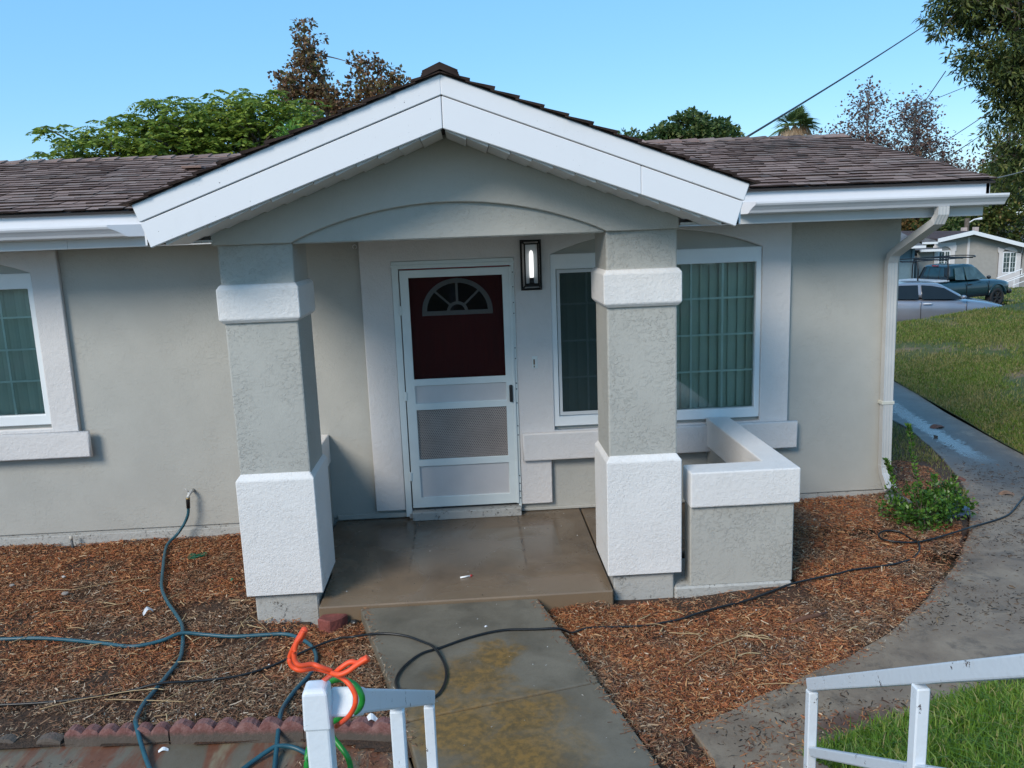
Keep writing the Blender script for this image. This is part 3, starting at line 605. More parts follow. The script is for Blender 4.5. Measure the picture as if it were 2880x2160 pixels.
# main eaves: fascia, frieze, gutter, downspout
EX = 4.0042
mb = MB(); mb.box(px+1.72, EX, -.600, -.565, 2.470, 2.6665); hp('fascia_board', mb.mesh('fascia_r', .004), M['fascia'])
mb = MB(); mb.box(-9.3, px-1.72, -.600, -.565, 2.470, 2.6665); hp('fascia_board', mb.mesh('fascia_l', .004), M['fascia'])
mb = MB(); mb.box(px+1.60, EX-.02, -.5635, -.53, 2.399, 2.50); mb.box(px+1.45, EX-.03, -.53, -.002, 2.405, 2.425); hp('eave_board', mb.mesh('eave_r', .003), M['eave'])
mb = MB(); mb.box(-9.25, -2.97, -.5635, -.53, 2.399, 2.50); mb.box(-2.9695, px-1.60, -.563, -.53, 2.399, 2.50); mb.box(-9.25, px-1.45, -.53, -.002, 2.405, 2.425); hp('eave_board', mb.mesh('eave_l', .003), M['eave'])
rk = MB()
for y0, z0, y1, z1 in ((-.60, 2.667, 2.117, 3.277), (2.117, 3.277, 4.83, 2.667)):
    rk.add([(EX-.03,y0,z0-.01),(EX-.03,y1,z1-.01),(EX-.03,y1,z1-.2),(EX-.03,y0,z0-.2),(EX,y0,z0-.01),(EX,y1,z1-.01),(EX,y1,z1-.2),(EX,y0,z0-.2)], [(0,1,2,3),(7,6,5,4),(0,4,5,1),(1,5,6,2),(2,6,7,3),(3,7,4,0)])
hp('verge_board', rk.mesh('verge'), M['fascia'])
GP = [(-.602,2.562),(-.602,2.476),(-.668,2.476),(-.678,2.482),(-.688,2.500),(-.706,2.520),(-.722,2.534),(-.730,2.548),(-.730,2.562),(-.712,2.562),(-.712,2.557),(-.724,2.556),(-.724,2.548),(-.716,2.537),(-.701,2.524),(-.683,2.505),(-.672,2.487),(-.665,2.481),(-.606,2.481),(-.606,2.562)]
def gutter(x0, x1, mitre0, mitre1):
    m = MB(); m.loft([[(x0-mitre0*(y+.602), y, z) for y, z in GP], [(x1-mitre1*(y+.602), y, z) for y, z in GP]])
    g = hp('gutter', m.mesh('gutter'), M['gutter'])
    return g
def gcap(g, x, mt):
    prof = GP[:10]; m = MB(); n = len(prof)
    a = [(x-mt*(y+.602), y, z) for y, z in prof]; b = [(px_+(.004 if mt < 0 else -.004), y, z) for px_, y, z in a]
    m.add(a+b, [tuple(range(n)), tuple(range(2*n-1, n-1, -1))]+[(i, i+n, (i+1)%n+n, (i+1)%n) for i in range(n)]); put('end_cap', m.mesh('end_cap'), M['gutter'], g)
g1 = gutter(2.045, 4.075, .72, 0); gcap(g1, 2.043, .72); gcap(g1, 4.079, 0)
g2 = gutter(-9.3, -2.362, 0, -1.9); gcap(g2, -2.36, -1.9)
def ring(c, ax, up, w, h): return [c+ax*a*w/2+up*b*h/2 for a, b in ((-1,-1),(-.86,-1),(-.6,-.94),(-.34,-1),(-.05,-.94),(.25,-1),(.52,-.94),(.8,-1),(1,-1),(1,1),(-1,1))]
dp = MB(); X_ = Vector((1,0,0)); pathd = [((3.60,-.655,2.479),(0,0,-1)),((3.60,-.655,2.42),(0,.1,-1)),((3.588,-.63,2.365),(0,.7,-.8)),((3.545,-.18,2.155),(0,.8,-.62)),((3.535,-.085,2.10),(0,.4,-.9)),((3.535,-.052,2.03),(0,0,-1)),((3.548,-.050,1.0),(0,0,-1)),((3.560,-.050,.245),(0,0,-1)),((3.562,-.062,.195),(0,-.3,-1)),((3.572,-.135,.085),(0,-.8,-.8)),((3.574,-.155,.068),(0,-.8,-.8))]
rings = []
for c, d in pathd:
    d = Vector(d).normalized(); up = X_.cross(d)*1; up = -up if up.y > 0 else up
    rings.append(ring(Vector(c), X_, -up if False else Vector(up)*-1, .086, .062))
dp.loft(rings); dsp = hp('downspout', dp.mesh('downspout'), M['downspout'])
mb = MB(); mb.box(3.496, 3.606, -.086, -.001, .815, .845); put('strap', mb.mesh('strap', .003), simple('strap_paint', (.62,.60,.52), .5), dsp)
for z, x in ((2.055, 3.535), (1.86, 3.537), (.262, 3.560)):
    mb = MB(); mb.box(x-.0455, x+.0455, -.0835, -.0175, z-.004, z+.004); put('seam', mb.mesh('seam', .002), M['downspout'], dsp)
# hose tap
tapo = hp('tap', MB().tube([(-2.452,-.002,.343),(-2.455,-.05,.343),(-2.462,-.075,.335),(-2.472,-.085,.31),(-2.474,-.085,.297)], [.014,.014,.015,.013,.014], 8).mesh('tap', smooth=True), simple('tap_paint', (.50,.50,.48), .5))
mb = MB(); mb.tube([(-2.462,-.075,.34),(-2.474,-.085,.365),(-2.49,-.088,.386)], [.006,.004,.003], 6); put('handle', mb.mesh('h', smooth=True), M['downspout'], tapo)
# ------------------------------------------------------------------ roof
SL = math.atan2(.6080, 2.7165); dy, dz = math.cos(SL), math.sin(SL); EZ = 2.6705; EY = -.63
mb = MB(); mb.add([(-9.35,EY,EZ-.012),(EX+.02,EY,EZ-.012),(EX+.02,2.117,3.275-.01),(-9.35,2.117,3.275-.01),(-9.35,EY,EZ-.03),(EX+.02,EY,EZ-.03),(EX+.02,2.117,3.245),(-9.35,2.117,3.245)], [(0,1,2,3),(7,6,5,4),(0,4,5,1),(1,5,6,2),(2,6,7,3),(3,7,4,0)])
mb.add([(-9.35,4.86,EZ-.012),(EX+.02,4.86,EZ-.012),(EX+.02,2.118,3.265),(-9.35,2.118,3.265)], [(3,2,1,0)])
roof = hp('roof', mb.mesh('roof'), M['felt'])
EXPO = .128; NR = 22
def shingle_v(x0, x1, r, thick=.016, skew=0.0, lift=0.0):
    s0 = r*EXPO-.012; s1 = s0+EXPO+.022
    def P(x, s, h): return (x, EY+dy*s-dz*h, EZ+dz*s+dy*h)
    b0 = .012+lift
    lo = P(x0+skew, s0, b0-.010), P(x1+skew, s0, b0-.010), P(x1, s1, -.002), P(x0, s1, -.002)
    hi = P(x0+skew, s0, b0+thick-.010), P(x1+skew, s0, b0+thick-.010), P(x1, s1, .004), P(x0, s1, .004)
    return [*lo, *hi]
SF = [(0,3,2,1),(4,5,6,7),(0,1,5,4),(1,2,6,5),(2,3,7,6),(3,0,4,7)]
cands = []
for r in range(NR):
    yy = EY+dy*r*EXPO; valley = 1.75*max(0, 1-(yy+.6)/2.72)
    for side in (-1, 1):
        x = px+valley-.10 if side > 0 else -9.3; x += random.uniform(0, .12)*(1 if side < 0 else -1)
        end = EX+.03 if side > 0 else px-valley+.12
        while x < end-.01:
            w = random.choice((.10, .13, .15, .18, .22)); x1 = min(x+w, end)
            if x1 > x+.03: cands.append((x, x1, r))
            x = x1
def seen(c):
    x0, x1, r = c; s = (r+.5)*EXPO; p = Vector(((x0+x1)/2, EY+dy*s, EZ+dz*s))-CAM
    d = p.length; n = Vector((0, -dz, dy)); face = max(0, -p.normalized().dot(n)); 
    h = p.dot(Rv)/p.dot(fw); vis = abs(h) < .625
    return (x1-x0)*face/d**2 if vis else 0
cands.sort(key=seen, reverse=True)
mass = MB()
def butt_shade(me):  # paints the course shadow line onto the edge faces of each shingle
    me.materials.append(M['butt_shade']); n = len(me.polygons); a = np.zeros(n, np.int32); a[np.arange(n) % 6 > 1] = 1; me.polygons.foreach_set('material_index', a)
for k, c in enumerate(cands):
    vs = shingle_v(c[0]+.003, c[1]-.003, c[2], random.uniform(.006, .015), random.uniform(-.007, .007), random.uniform(0, .004))
    if k < 299: o = put('shingle', MB().add(vs, SF).mesh('shingle'), M['shingle'], roof); butt_shade(o.data)
    else: mass.add(vs, SF)
me = bpy.data.meshes.new('shingles'); me.from_pydata(mass.V, [], mass.F); put('shingle_rows', me, M['shingles'], roof, kind='stuff'); butt_shade(me)
# lifted tab near the porch valley
put('lifted_shingle', MB().add(shingle_v(-2.62, -2.44, 14, .02, 0, .03), SF).mesh('lifted'), M['shingle'], roof)
# ridge caps
x = -9.3
while x < EX+.02:
    w = .29; x1 = min(x+w, EX+.05); m = MB()
    def rc(xx, h): return [(xx, 2.117-.15, 3.283-.15*.2238+h), (xx, 2.117, 3.290+h), (xx, 2.117+.15, 3.283-.15*.2238+h), (xx, 2.117+.15, 3.271-.15*.2238+h), (xx, 2.117, 3.278+h), (xx, 2.117-.15, 3.271-.15*.2238+h)]
    m.loft([rc(x, .000), rc(x1, .020)]); put('ridge_cap', m.mesh('ridge_cap'), M['shingle'], roof); x += .188
# porch gable roof
pr = hp('porch_roof', None or MB().add([(px,-2.125,3.287),(px+1.765,-2.125,2.632),(px+1.765,-.2,2.632),(px,2.1,3.287),(px-1.765,-2.125,2.632),(px-1.765,-.2,2.632)], [(0,1,2,3),(3,5,4,0)]).mesh('porch_roof'), M['felt'])
m = MB()
for s in (-1, 1):
    d = Vector((s, 0, -.3709)).normalized(); n = Vector((s*.3709, 0, 1)).normalized()
    for k in range(13):
        a = Vector((px, 0, 3.290))+d*(.0+k*.146); b = a+d*.166
        yb = lambda q: 2.10-2.72*abs(q.x-px)/1.75
        y = -2.135+random.uniform(-.006, .004)
        while True:
            y1 = min(y+random.choice((.16,.2,.25)), max(yb(a), -2.0))
            vs = [Vector((a.x,y,a.z))+n*.001, Vector((b.x,y,b.z))+n*.010, Vector((b.x,y1,b.z))+n*.010, Vector((a.x,y1,a.z))+n*.001]; th = random.uniform(.013, .019)
            m.add(vs+[v+n*(.005 if i in (0,3) else th) for i, v in enumerate(vs)], [(0,3,2,1),(4,5,6,7),(0,1,5,4),(1,2,6,5),(2,3,7,6),(3,0,4,7)])
            y = y1
            if y >= yb(a)-.02: break
me = m.mesh('porch_shingles'); put('shingle_rows', me, M['shingles'], pr, kind='stuff'); butt_shade(me)
def vcap(y0, y1, h, hw=.105):
    f = lambda y, hh: [(px-hw, y, 3.290-.371*hw+hh), (px, y, 3.297+hh), (px+hw, y, 3.290-.371*hw+hh), (px+hw, y, 3.290-.371*hw+hh-.014), (px, y, 3.281+hh), (px-hw, y, 3.290-.371*hw+hh-.014)]
    return MB().loft([f(y0, h+.012), f(y1, h)]).mesh('cap')
for k in range(3): put('ridge_cap', vcap(-2.145+.006*k, -1.9, .012+.012*k, .106-.004*k), M['butt_shade'], pr)  # shade on the front caps painted in with the dark edge colour
y = -1.95
while y < 2.0: put('ridge_cap', vcap(y, y+.26, .014), M['shingle'], pr); y += .18
# ================================================================== THINGS NEAR THE HOUSE
# wall lantern
lamp = thing('wall_lantern', 'dark bronze box lantern with an added glowing white tube bulb, on the wall beside the door', 'wall lamp', (.488, -.055, 2.13))
x0, x1, z0, z1 = .402, .575, 1.926, 2.337
mb = MB(); mb.box(x0+.035, x1-.035, -.062, -.051, z0+.05, z1-.035); put('back_plate', mb.mesh('bp'), M['mirror'], lamp)
put('frame', extrude_shape('lf', [rect(x0, x1, z0, z1), rect(x0+.016, x1-.016, z0+.016, z1-.016)], -.075, -.051, .003), M['bronze'], lamp)
put('front_frame', extrude_shape('lf2', [rect(x0+.026, x1-.026, z0+.034, z1-.026), rect(x0+.038, x1-.038, z0+.060, z1-.038)], -.150, -.138, .003), M['bronze'], lamp)
mb = MB()
for (a, b), (c, d) in (((x0+.006,z0+.006),(x0+.03,z0+.04)), ((x1-.006,z0+.006),(x1-.03,z0+.04)), ((x0+.006,z1-.006),(x0+.03,z1-.03)), ((x1-.006,z1-.006),(x1-.03,z1-.03))): mb.bar((a, -.07, b), (c, -.142, d), .009)
put('corner_bars', mb.mesh('cb'), M['bronze'], lamp)
gp = [(x0+.012,-.076,z0+.012),(x1-.012,-.076,z0+.012),(x1-.012,-.076,z1-.012),(x0+.012,-.076,z1-.012)]; fp = [(x0+.032,-.137,z0+.044),(x1-.032,-.137,z0+.044),(x1-.032,-.137,z1-.032),(x0+.032,-.137,z1-.032)]
put('glass', MB().add(gp+fp, [(0,1,5,4),(1,2,6,5),(2,3,7,6),(3,0,4,7)]).mesh('g'), M['clear'], lamp)
put('bulb', MB().tube([(.490,-.10,2.03),(.490,-.10,2.05),(.490,-.10,2.10),(.490,-.10,2.22),(.490,-.10,2.245),(.490,-.10,2.252)], [.016,.0175,.0185,.0175,.012,.003], 14).mesh('bulb', smooth=True), M['glowbulb'], lamp)  # made-up bulb, its glow added to show as a white strip
put('bulb_holder', MB().tube([(.490,-.10,1.968),(.490,-.10,2.0),(.490,-.10,2.031)], [.024,.019,.018], 12).mesh('bh', smooth=True), M['black'], lamp)
# hoses and cables
b1 = [(-2.474,-.085,.296),(-2.478,-.087,.22),(-2.490,-.087,.15),(-2.530,-.092,.07),(-2.590,-.12,-.01),(-2.629,-.265,-.055),(-2.49,-.757,-.078),(-2.4,-1.033,-.09),(-2.28,-1.268,-.095),(-2.155,-1.467,-.10),(-2.057,-1.638,-.10),(-2.007,-1.774,-.102),(-1.964,-1.904,-.105),(-1.917,-2.105,-.105),(-1.925,-2.286,-.105),(-1.937,-2.455,-.103),(-1.948,-2.612,-.10),(-1.925,-2.763,-.085),(-1.885,-2.87,-.060),(-1.81,-3.0,-.115),(-1.716,-3.156,-.136),(-1.634,-3.26,-.137),(-1.45,-3.5,-.137)]
RB = .0125
h = put('garden_hose', MB().tube(crom(b1, 5), RB, 8).mesh('hose', smooth=True), M['bluehose']); tag(h, 'teal garden hose running from the wall tap down across the wood chips', 'garden hose')
put('connector', MB().tube([(-2.474,-.085,.300),(-2.475,-.085,.285),(-2.476,-.086,.275),(-2.479,-.087,.21)], [.016,.016,.0165,.0155], 10).mesh('connector', smooth=True), M['black'], h)
put('brass_fitting', MB().tube([(-2.474,-.085,.301),(-2.4745,-.085,.288)], .0172, 10).mesh('fit', smooth=True), simple('brass', (.32, .22, .09), .4, metal=.7), h)
b2 = [(-3.9,-1.65,-.107),(-3.476,-1.675,-.105),(-3.22,-1.69,-.105),(-2.953,-1.709,-.105),(-2.706,-1.771,-.105),(-2.48,-1.84,-.105),(-2.279,-1.906,-.103),(-2.119,-1.865,-.098),(-2.001,-1.812,-.078),(-1.861,-1.809,-.098),(-1.672,-1.848,-.104),(-1.473,-1.852,-.104),(-1.323,-1.86,-.104),(-1.209,-1.937,-.104),(-1.107,-2.07,-.104),(-1.06,-2.228,-.104),(-1.068,-2.388,-.104),(-1.117,-2.55,-.102),(-1.146,-2.703,-.098),(-1.138,-2.85,-.070),(-1.122,-2.98,-.085),(-1.1,-3.173,-.136),(-1.08,-3.295,-.137),(-1.02,-3.6,-.137)]
h = put('garden_hose', MB().tube(crom(b2, 5), RB, 8).mesh('hose', smooth=True), M['bluehose']); tag(h, 'teal garden hose lying across the left bed that bends down beside the railing post', 'garden hose')
b3 = [(-1.75,-3.62,-.137),(-1.45,-3.42,-.137),(-1.29,-3.261,-.137),(-1.22,-3.165,-.132),(-1.15,-3.10,-.115),(-1.105,-3.075,-.108),(-1.031,-3.075,-.120),(-.954,-3.115,-.135),(-.80,-3.25,-.137),(-.70,-3.45,-.137)]
h = put('garden_hose', MB().tube(crom(b3, 6), RB, 8).mesh('hose', smooth=True), M['bluehose']); tag(h, 'short arc of teal hose on the stained concrete strip at the bottom edge', 'garden hose')
k1 = [(-3.4,-2.49,-.108),(-2.957,-2.501,-.108),(-2.782,-2.51,-.108),(-2.567,-2.515,-.108),(-2.375,-2.505,-.107),(-2.117,-2.463,-.105),(-1.93,-2.43,-.082),(-1.704,-2.387,-.104),(-1.49,-2.352,-.106),(-1.33,-2.265,-.106),(-1.211,-2.169,-.100),(-1.076,-2.08,-.084),(-.953,-2.03,-.07),(-.862,-2.107,-.027),(-.75,-2.092,-.024),(-.635,-2.096,-.024),(-.517,-2.138,-.026),(-.418,-2.213,-.029),(-.339,-2.320,-.016),(-.28,-2.453,-.038),(-.26,-2.568,-.044),(-.266,-2.675,-.048),(-.298,-2.775,-.053),(-.348,-2.823,-.056),(-.421,-2.833,-.056),(-.492,-2.769,-.053),(-.538,-2.661,-.048),(-.536,-2.569,-.044),(-.495,-2.462,-.039),(-.411,-2.354,-.034),(-.303,-2.298,-.034),(-.154,-2.216,-.029),(-.01,-2.159,-.026),(.115,-2.137,-.025),(.278,-2.15,-.026),(.43,-2.155,-.028),(.52,-2.10,-.09),(.636,-2.005,-.112),(.834,-2.018,-.112),(.984,-2.022,-.112),(1.121,-1.997,-.112),(1.251,-1.963,-.111),(1.38,-1.908,-.104),(1.554,-1.846,-.099),(1.725,-1.803,-.090),(1.907,-1.739,-.070),(2.097,-1.663,-.052),(2.303,-1.562,-.068),(2.511,-1.468,-.086),(2.645,-1.424,-.082),(2.827,-1.402,-.081),(2.994,-1.367,-.079),(3.141,-1.309,-.076),(3.263,-1.192,-.07),(3.321,-1.076,-.05),(3.319,-.976,-.055),(3.277,-.868,-.036),(3.193,-.836,-.034),(3.104,-.889,-.036),(3.086,-.974,-.042),(3.163,-1.041,-.046),(3.302,-1.053,-.054),(3.473,-1.01,-.050),(3.693,-.908,-.054),(3.877,-.811,-.06),(4.0,-.70,-.09),(4.119,-.634,-.10),(4.304,-.55,-.10),(4.47,-.441,-.10),(4.716,-.195,-.10),(4.94,.031,-.10),(5.236,.31,-.10),(5.6,.5,-.10)]
h = put('pressure_hose', MB().tube(crom(k1, 5), .0078, 8).mesh('hose', smooth=True), M['blackhose']); tag(h, 'thin black hose snaking from the left bed over the walkway to the side path', 'hose')
# scalloped edging
edge = thing('garden_edging', 'row of red scalloped concrete edging blocks along the left bed', 'garden edging', (-1.6, -2.93, -.15))
def eblock(L, n, hgt=.098, wob=.005):
    V_ = []; seg = 10*n; prof = []
    for k in range(seg+1):
        u = k/seg; s = abs(math.sin(math.pi*u*n)); prof.append((u*L, hgt*(.70+.30*s**.8)+wob*(random.random()-.5)))
    m = MB(); rings = []
    for y, k in ((-.030, 0), (-.024, 1), (0, 1.06), (.024, 1), (.030, 0)):
        rings.append([(x, y, -.06)]*0+[(x, y, (z if k else z*.80-.002)) for x, z in prof])
    nn = len(prof)
    vs = [v for r in rings for v in r]+[(x, -.030, -.10) for x, z in prof]+[(x, .030, -.10) for x, z in prof]
    fs = [(a*nn+i, a*nn+i+1, (a+1)*nn+i+1, (a+1)*nn+i) for a in range(4) for i in range(nn-1)]
    fs += [(5*nn+i, 5*nn+i+1, i+1, i) for i in range(nn-1)]+[(4*nn+i, 4*nn+i+1, 6*nn+i+1, 6*nn+i) for i in range(nn-1)]
    fs += [(0, nn, 2*nn, 3*nn, 4*nn, 6*nn, 5*nn), (nn-1, 5*nn+nn-1, 6*nn+nn-1, 5*nn-1, 4*nn-1, 3*nn-1, 2*nn-1)]
    m.add(vs, fs); me = m.mesh('edging_block', smooth=False)
    return me
def place(me, p, q, dz=0, tilt=0):
    o = put('edging_block', me, M['edging'], edge); d = Vector(q)-Vector(p); o.location = (p[0], p[1], -.150+dz); o.rotation_euler = (tilt, 0, math.atan2(d.y, d.x))
place(eblock(.545, 6), (-2.245,-2.870), (-1.700,-2.900)); place(eblock(.70, 6, .110), (-1.690,-2.905), (-1.0,-2.955), .004)
place(eblock(.48, 4, .112), (-.985,-2.960), (-.50,-3.03), .006); place(eblock(.13, 1, .07), (-2.40,-2.845), (-2.27,-2.86), -.02, .1)
place(eblock(.30, 3, .062), (-2.83,-2.80), (-2.50,-2.83), -.025); place(eblock(.42, 4, .058), (-3.30,-2.78), (-2.88,-2.80), -.025, -.1)
# railings
RS = .747/1.24
def rail_at(y, x): return None
ra = thing('handrail', 'white handrail by the steps with orange ties and a green hose tied to its post', 'handrail', (-.33, -5.55, .55))
mb = MB(); mb.bar((-.297,-5.555,1.590),(-.234,-4.305,.842), .040, .046); put('top_rail', mb.mesh('tr', .005, seg=2), M['steelwhite'], ra)
put('rail_sleeve', MB().bar((-.298,-5.562,1.594),(-.293,-5.475,1.5415), .045, .052).mesh('sl', .005, seg=2), M['steelwhite'], ra)
mb = MB(); mb.bar((-.278,-5.2,1.08),(-.234,-4.32,.55), .03, .03); put('lower_rail', mb.mesh('lr', .004), M['steelwhite'], ra)
put('newel_post', MB().box(-.363,-.319,-5.592,-5.548,.2,1.572).mesh('np', .005, seg=2), M['steelwhite'], ra)
put('post_cap', sqloft(-.341, -5.570, [(1.558, .000), (1.630, -.002), (1.636, -.008)], .0245, .0245).mesh('pc', .004, seg=2), M['steelwhite'], ra)
for x, y in ((-.268,-4.985), (-.2345,-4.335)): put('post', MB().box(x-.018,x+.018,y-.018,y+.018,-.15,1.245-RS*(y+4.985)-.022).mesh('post', .004), M['steelwhite'], ra)
rb = thing('handrail', 'white handrail with chipped paint beside the grass bank', 'handrail', (1.1, -4.8, .2))
mb = MB(); mb.bar((1.178,-4.170,.716),(1.02,-5.90,1.79), .040, .046); put('top_rail', mb.mesh('tr', .005, seg=2), M['steelwhite'], rb)
mb = MB(); mb.bar((1.172,-4.215,.468),(1.02,-5.90,1.51), .030, .034); put('lower_rail', mb.mesh('lr', .004), M['steelwhite'], rb)
for x, y in ((1.174,-4.185), (1.096,-5.03), (1.0,-6.4)): put('post', MB().box(x-.018,x+.018,y-.018,y+.018,-.15,.724-RS*(y+4.185)*1.02-.024).mesh('post', .004), M['steelwhite'], rb)
tie = thing('twist_tie', 'bright orange rubber twist tie knotted round the railing post', 'twist tie', (-.3, -5.6, 1.65))
T1 = [(-.349,-5.599,1.753),(-.357,-5.601,1.744),(-.363,-5.602,1.733),(-.375,-5.596,1.71),(-.377,-5.598,1.699),(-.371,-5.6,1.688),(-.357,-5.602,1.683),(-.338,-5.593,1.68),(-.32,-5.595,1.676),(-.306,-5.596,1.67),(-.287,-5.608,1.667),(-.272,-5.62,1.659),(-.264,-5.624,1.643),(-.264,-5.626,1.629),(-.27,-5.619,1.612),(-.284,-5.603,1.587),(-.318,-5.535,1.529)]
T2 = [(-.346,-5.608,1.759),(-.351,-5.61,1.75),(-.359,-5.611,1.74),(-.364,-5.614,1.723),(-.363,-5.617,1.709),(-.354,-5.619,1.701),(-.336,-5.61,1.697),(-.322,-5.612,1.692),(-.305,-5.605,1.68)]
T3 = [(-.362,-5.479,1.573),(-.343,-5.524,1.611),(-.319,-5.569,1.648),(-.299,-5.606,1.676),(-.287,-5.614,1.689),(-.276,-5.613,1.696),(-.267,-5.613,1.699),(-.256,-5.614,1.697),(-.24,-5.614,1.704)]
T4 = [(-.303,-5.615,1.681),(-.288,-5.625,1.683),(-.273,-5.625,1.688),(-.262,-5.624,1.695),(-.251,-5.624,1.702),(-.238,-5.623,1.709)]
for L in (T1, T2, T3, T4): put('strand', MB().tube(crom(L, 5), .0046, 10).mesh('strand', smooth=True), M['orange'], tie)
for p, q in (((-.343,-5.60,1.762),(-.358,-5.606,1.738)), ((-.236,-5.619,1.708),(-.254,-5.619,1.699))): put('tip', MB().tube([p, Vector(p).lerp(Vector(q), .12), Vector(p).lerp(Vector(q), .7), q], [.003,.0068,.0070,.0055], 10).mesh('tip', smooth=True), M['orange'], tie)
G = [(-.332,-5.478,1.589),(-.307,-5.515,1.612),(-.281,-5.573,1.639),(-.265,-5.585,1.633),(-.258,-5.588,1.613),(-.266,-5.582,1.590),(-.290,-5.538,1.552),(-.323,-5.473,1.506),(-.35,-5.456,1.483),(-.372,-5.458,1.465),(-.378,-5.498,1.47),(-.38,-5.52,1.461),(-.382,-5.525,1.432),(-.376,-5.512,1.392),(-.352,-5.498,1.368),(-.324,-5.497,1.379),(-.308,-5.494,1.4),(-.307,-5.49,1.418),(-.315,-5.486,1.44),(-.344,-5.46,1.464),(-.362,-5.443,1.495),(-.362,-5.436,1.53),(-.35,-5.451,1.564),(-.332,-5.478,1.589)]
h = put('hose_loop', MB().tube(crom(G, 5), .0055, 10).mesh('loop', smooth=True), M['greenhose']); tag(h, 'bright green hose loop hanging behind the railing post', 'hose loop')
# litter
def pebble(name, label, c, r, mat, sq=.55, cat='stone', group=None):
    bm = bmesh.new(); bmesh.ops.create_icosphere(bm, subdivisions=2, radius=1)
    for v in bm.verts:
        v.co *= 1+.22*(random.random()-.5); v.co = Vector((v.co.x*r, v.co.y*r*.8, v.co.z*r*sq))+Vector(c)
    me = bpy.data.meshes.new(name); bm.to_mesh(me); bm.free(); o = put(name, me, mat); tag(o, label, cat, group); return o
blk = simple('black_stone', (.018,.018,.019), .35, bump=.004, bscale=40); pale = simple('pale_stone', (.30,.26,.23), .8, bump=.004, bscale=40)
pebble('black_stone', 'black lump on the wood chips left of the walkway', (-.892,-1.751,-.10), .030, blk)
pebble('black_stone', 'black lump on the wood chips by the right corner of the porch slab', (.579,-1.66,-.088), .032, blk)
pebble('stone', 'grey pebble at the end of a long straw in the left bed', (-3.094,-1.046,-.085), .026, pale)
pebble('stone', 'grey pebble nearest the left edge of the bed', (-3.586,-.831,-.085), .020, pale)
pebble('stone', 'small whitish pebble in the left bed below the sprinkler riser', (-3.251,-.728,-.082), .015, simple('white_stone', (.5,.47,.44), .7))
br = simple('broken_brick', (.20,.055,.042), .85, var=.25, scale=18, bump=.006, bscale=50)
m = MB(); m.prism([(-1.125,-1.80),(-1.10,-1.735),(-1.03,-1.725),(-.93,-1.74),(-.965,-1.80),(-1.04,-1.85)], 'z', -.16, -.040); o = put('brick_fragment', m.mesh('bf', .008), br); tag(o, 'broken red edging piece leaning at the foot of the left column', 'brick fragment')
o = thing('marker_stub', 'white stub with a red tip lying on the wet porch slab', 'litter', (-.137,-1.364,0))
put('body', MB().tube([(-.185,-1.375,.007),(-.115,-1.352,.007)], .0062, 10).mesh('body', smooth=True), M['bulb'], o); put('tip', MB().tube([(-.1145,-1.352,.0072),(-.100,-1.347,.0072)], .0072, 10).mesh('tip', smooth=True), simple('red_tip', (.42,.02,.02), .4), o)
def scrap(name, label, c, w, l, a, mat, cat, z=.012):
    ca, sa = math.cos(a), math.sin(a); vs = []
    for k in range(7):
        u = k/6-.5
        for v in (-.5, .5): vs.append((c[0]+u*l*ca-v*w*(1-u*u*2)*sa, c[1]+u*l*sa+v*w*(1-u*u*2)*ca, c[2]+z*(1.2*math.cos(u*5)*.5+.5+.6*v)))
    f = [(2*i, 2*i+2, 2*i+3, 2*i+1) for i in range(6)]; m = MB().add(vs, f); me = m.mesh(name); o = put(name, me, mat); sm = o.modifiers.new('t', 'SOLIDIFY'); sm.thickness = .0015; tag(o, label, cat); return o
paper = simple('paper', (.75,.76,.78), .7); grn = simple('green_plastic', (.01,.12,.06), .4)
scrap('paper_scrap', 'curled white scrap on the wood chips in the middle of the left bed', (-2.366,-1.406,-.108), .018, .075, .9, paper, 'paper scrap', .03)
scrap('paper_scrap', 'white scrap lying on the stained concrete strip', (-1.711,-2.99,-.148), .02, .05, .2, paper, 'paper scrap')
scrap('paper_scrap', 'white torn paper on the edging behind the railing', (-.640,-2.99,-.06), .03, .07, .1, paper, 'paper scrap', .03)
scrap('paper_scrap', 'tiny white chip on the walkway slab above the black hose', (-.02,-2.06,-.033), .012, .02, .6, paper, 'paper scrap', .004)
for k in range(1):
    o = thing('green_netting', 'crumpled dark green netting on the wood chips near the hose', 'netting', (-2.317,-.465,-.09)); m = MB()
    for q in range(9):
        P = [Vector((-2.317+random.uniform(-.07,.07), -.465+random.uniform(-.05,.05), -.075+random.uniform(-.01,.02))) for _ in range(4)]; m.tube(crom(P, 4), .0025, 5)
    put('strands', m.mesh('strands'), grn, o)
scrap('plastic_scrap', 'tiny green plastic bit near the left column', (-1.908,-.947,-.095), .02, .028, .6, grn, 'plastic scrap')
o = put('stick', MB().tube([(1.93,-2.10,-.112),(2.02,-2.065,-.108),(2.12,-2.03,-.110),(2.215,-1.99,-.113)], [.014,.016,.014,.008], 8).mesh('stick', smooth=True), simple('stick_bark', (.13,.055,.03), .8, var=.3, scale=20)); tag(o, 'short thick reddish stick lying in the right bed', 'stick')
o = put('sprinkler_riser', MB().tube([(-3.475,-.075,-.13),(-3.482,-.072,-.02)], .011, 8).mesh('riser', smooth=True), simple('grey_pipe', (.10,.10,.10), .6)); tag(o, 'short grey sprinkler riser standing against the left wall', 'pipe')
put('cap', MB().tube([(-3.482,-.072,-.019),(-3.4835,-.0715,.012)], .0135, 8).mesh('cap', smooth=True), simple('riser_cap', (.55,.50,.42), .6), o)
o = put('valve_lid', MB().prism([(3.93,-.50),(4.13,-.44),(4.10,-.30),(3.90,-.36)], 'z', -.10, -.020).mesh('lid', .012), simple('blue_grey_plastic', (.17,.21,.29), .45)); tag(o, 'blue grey plastic box half hidden behind the small shrub', 'utility box')
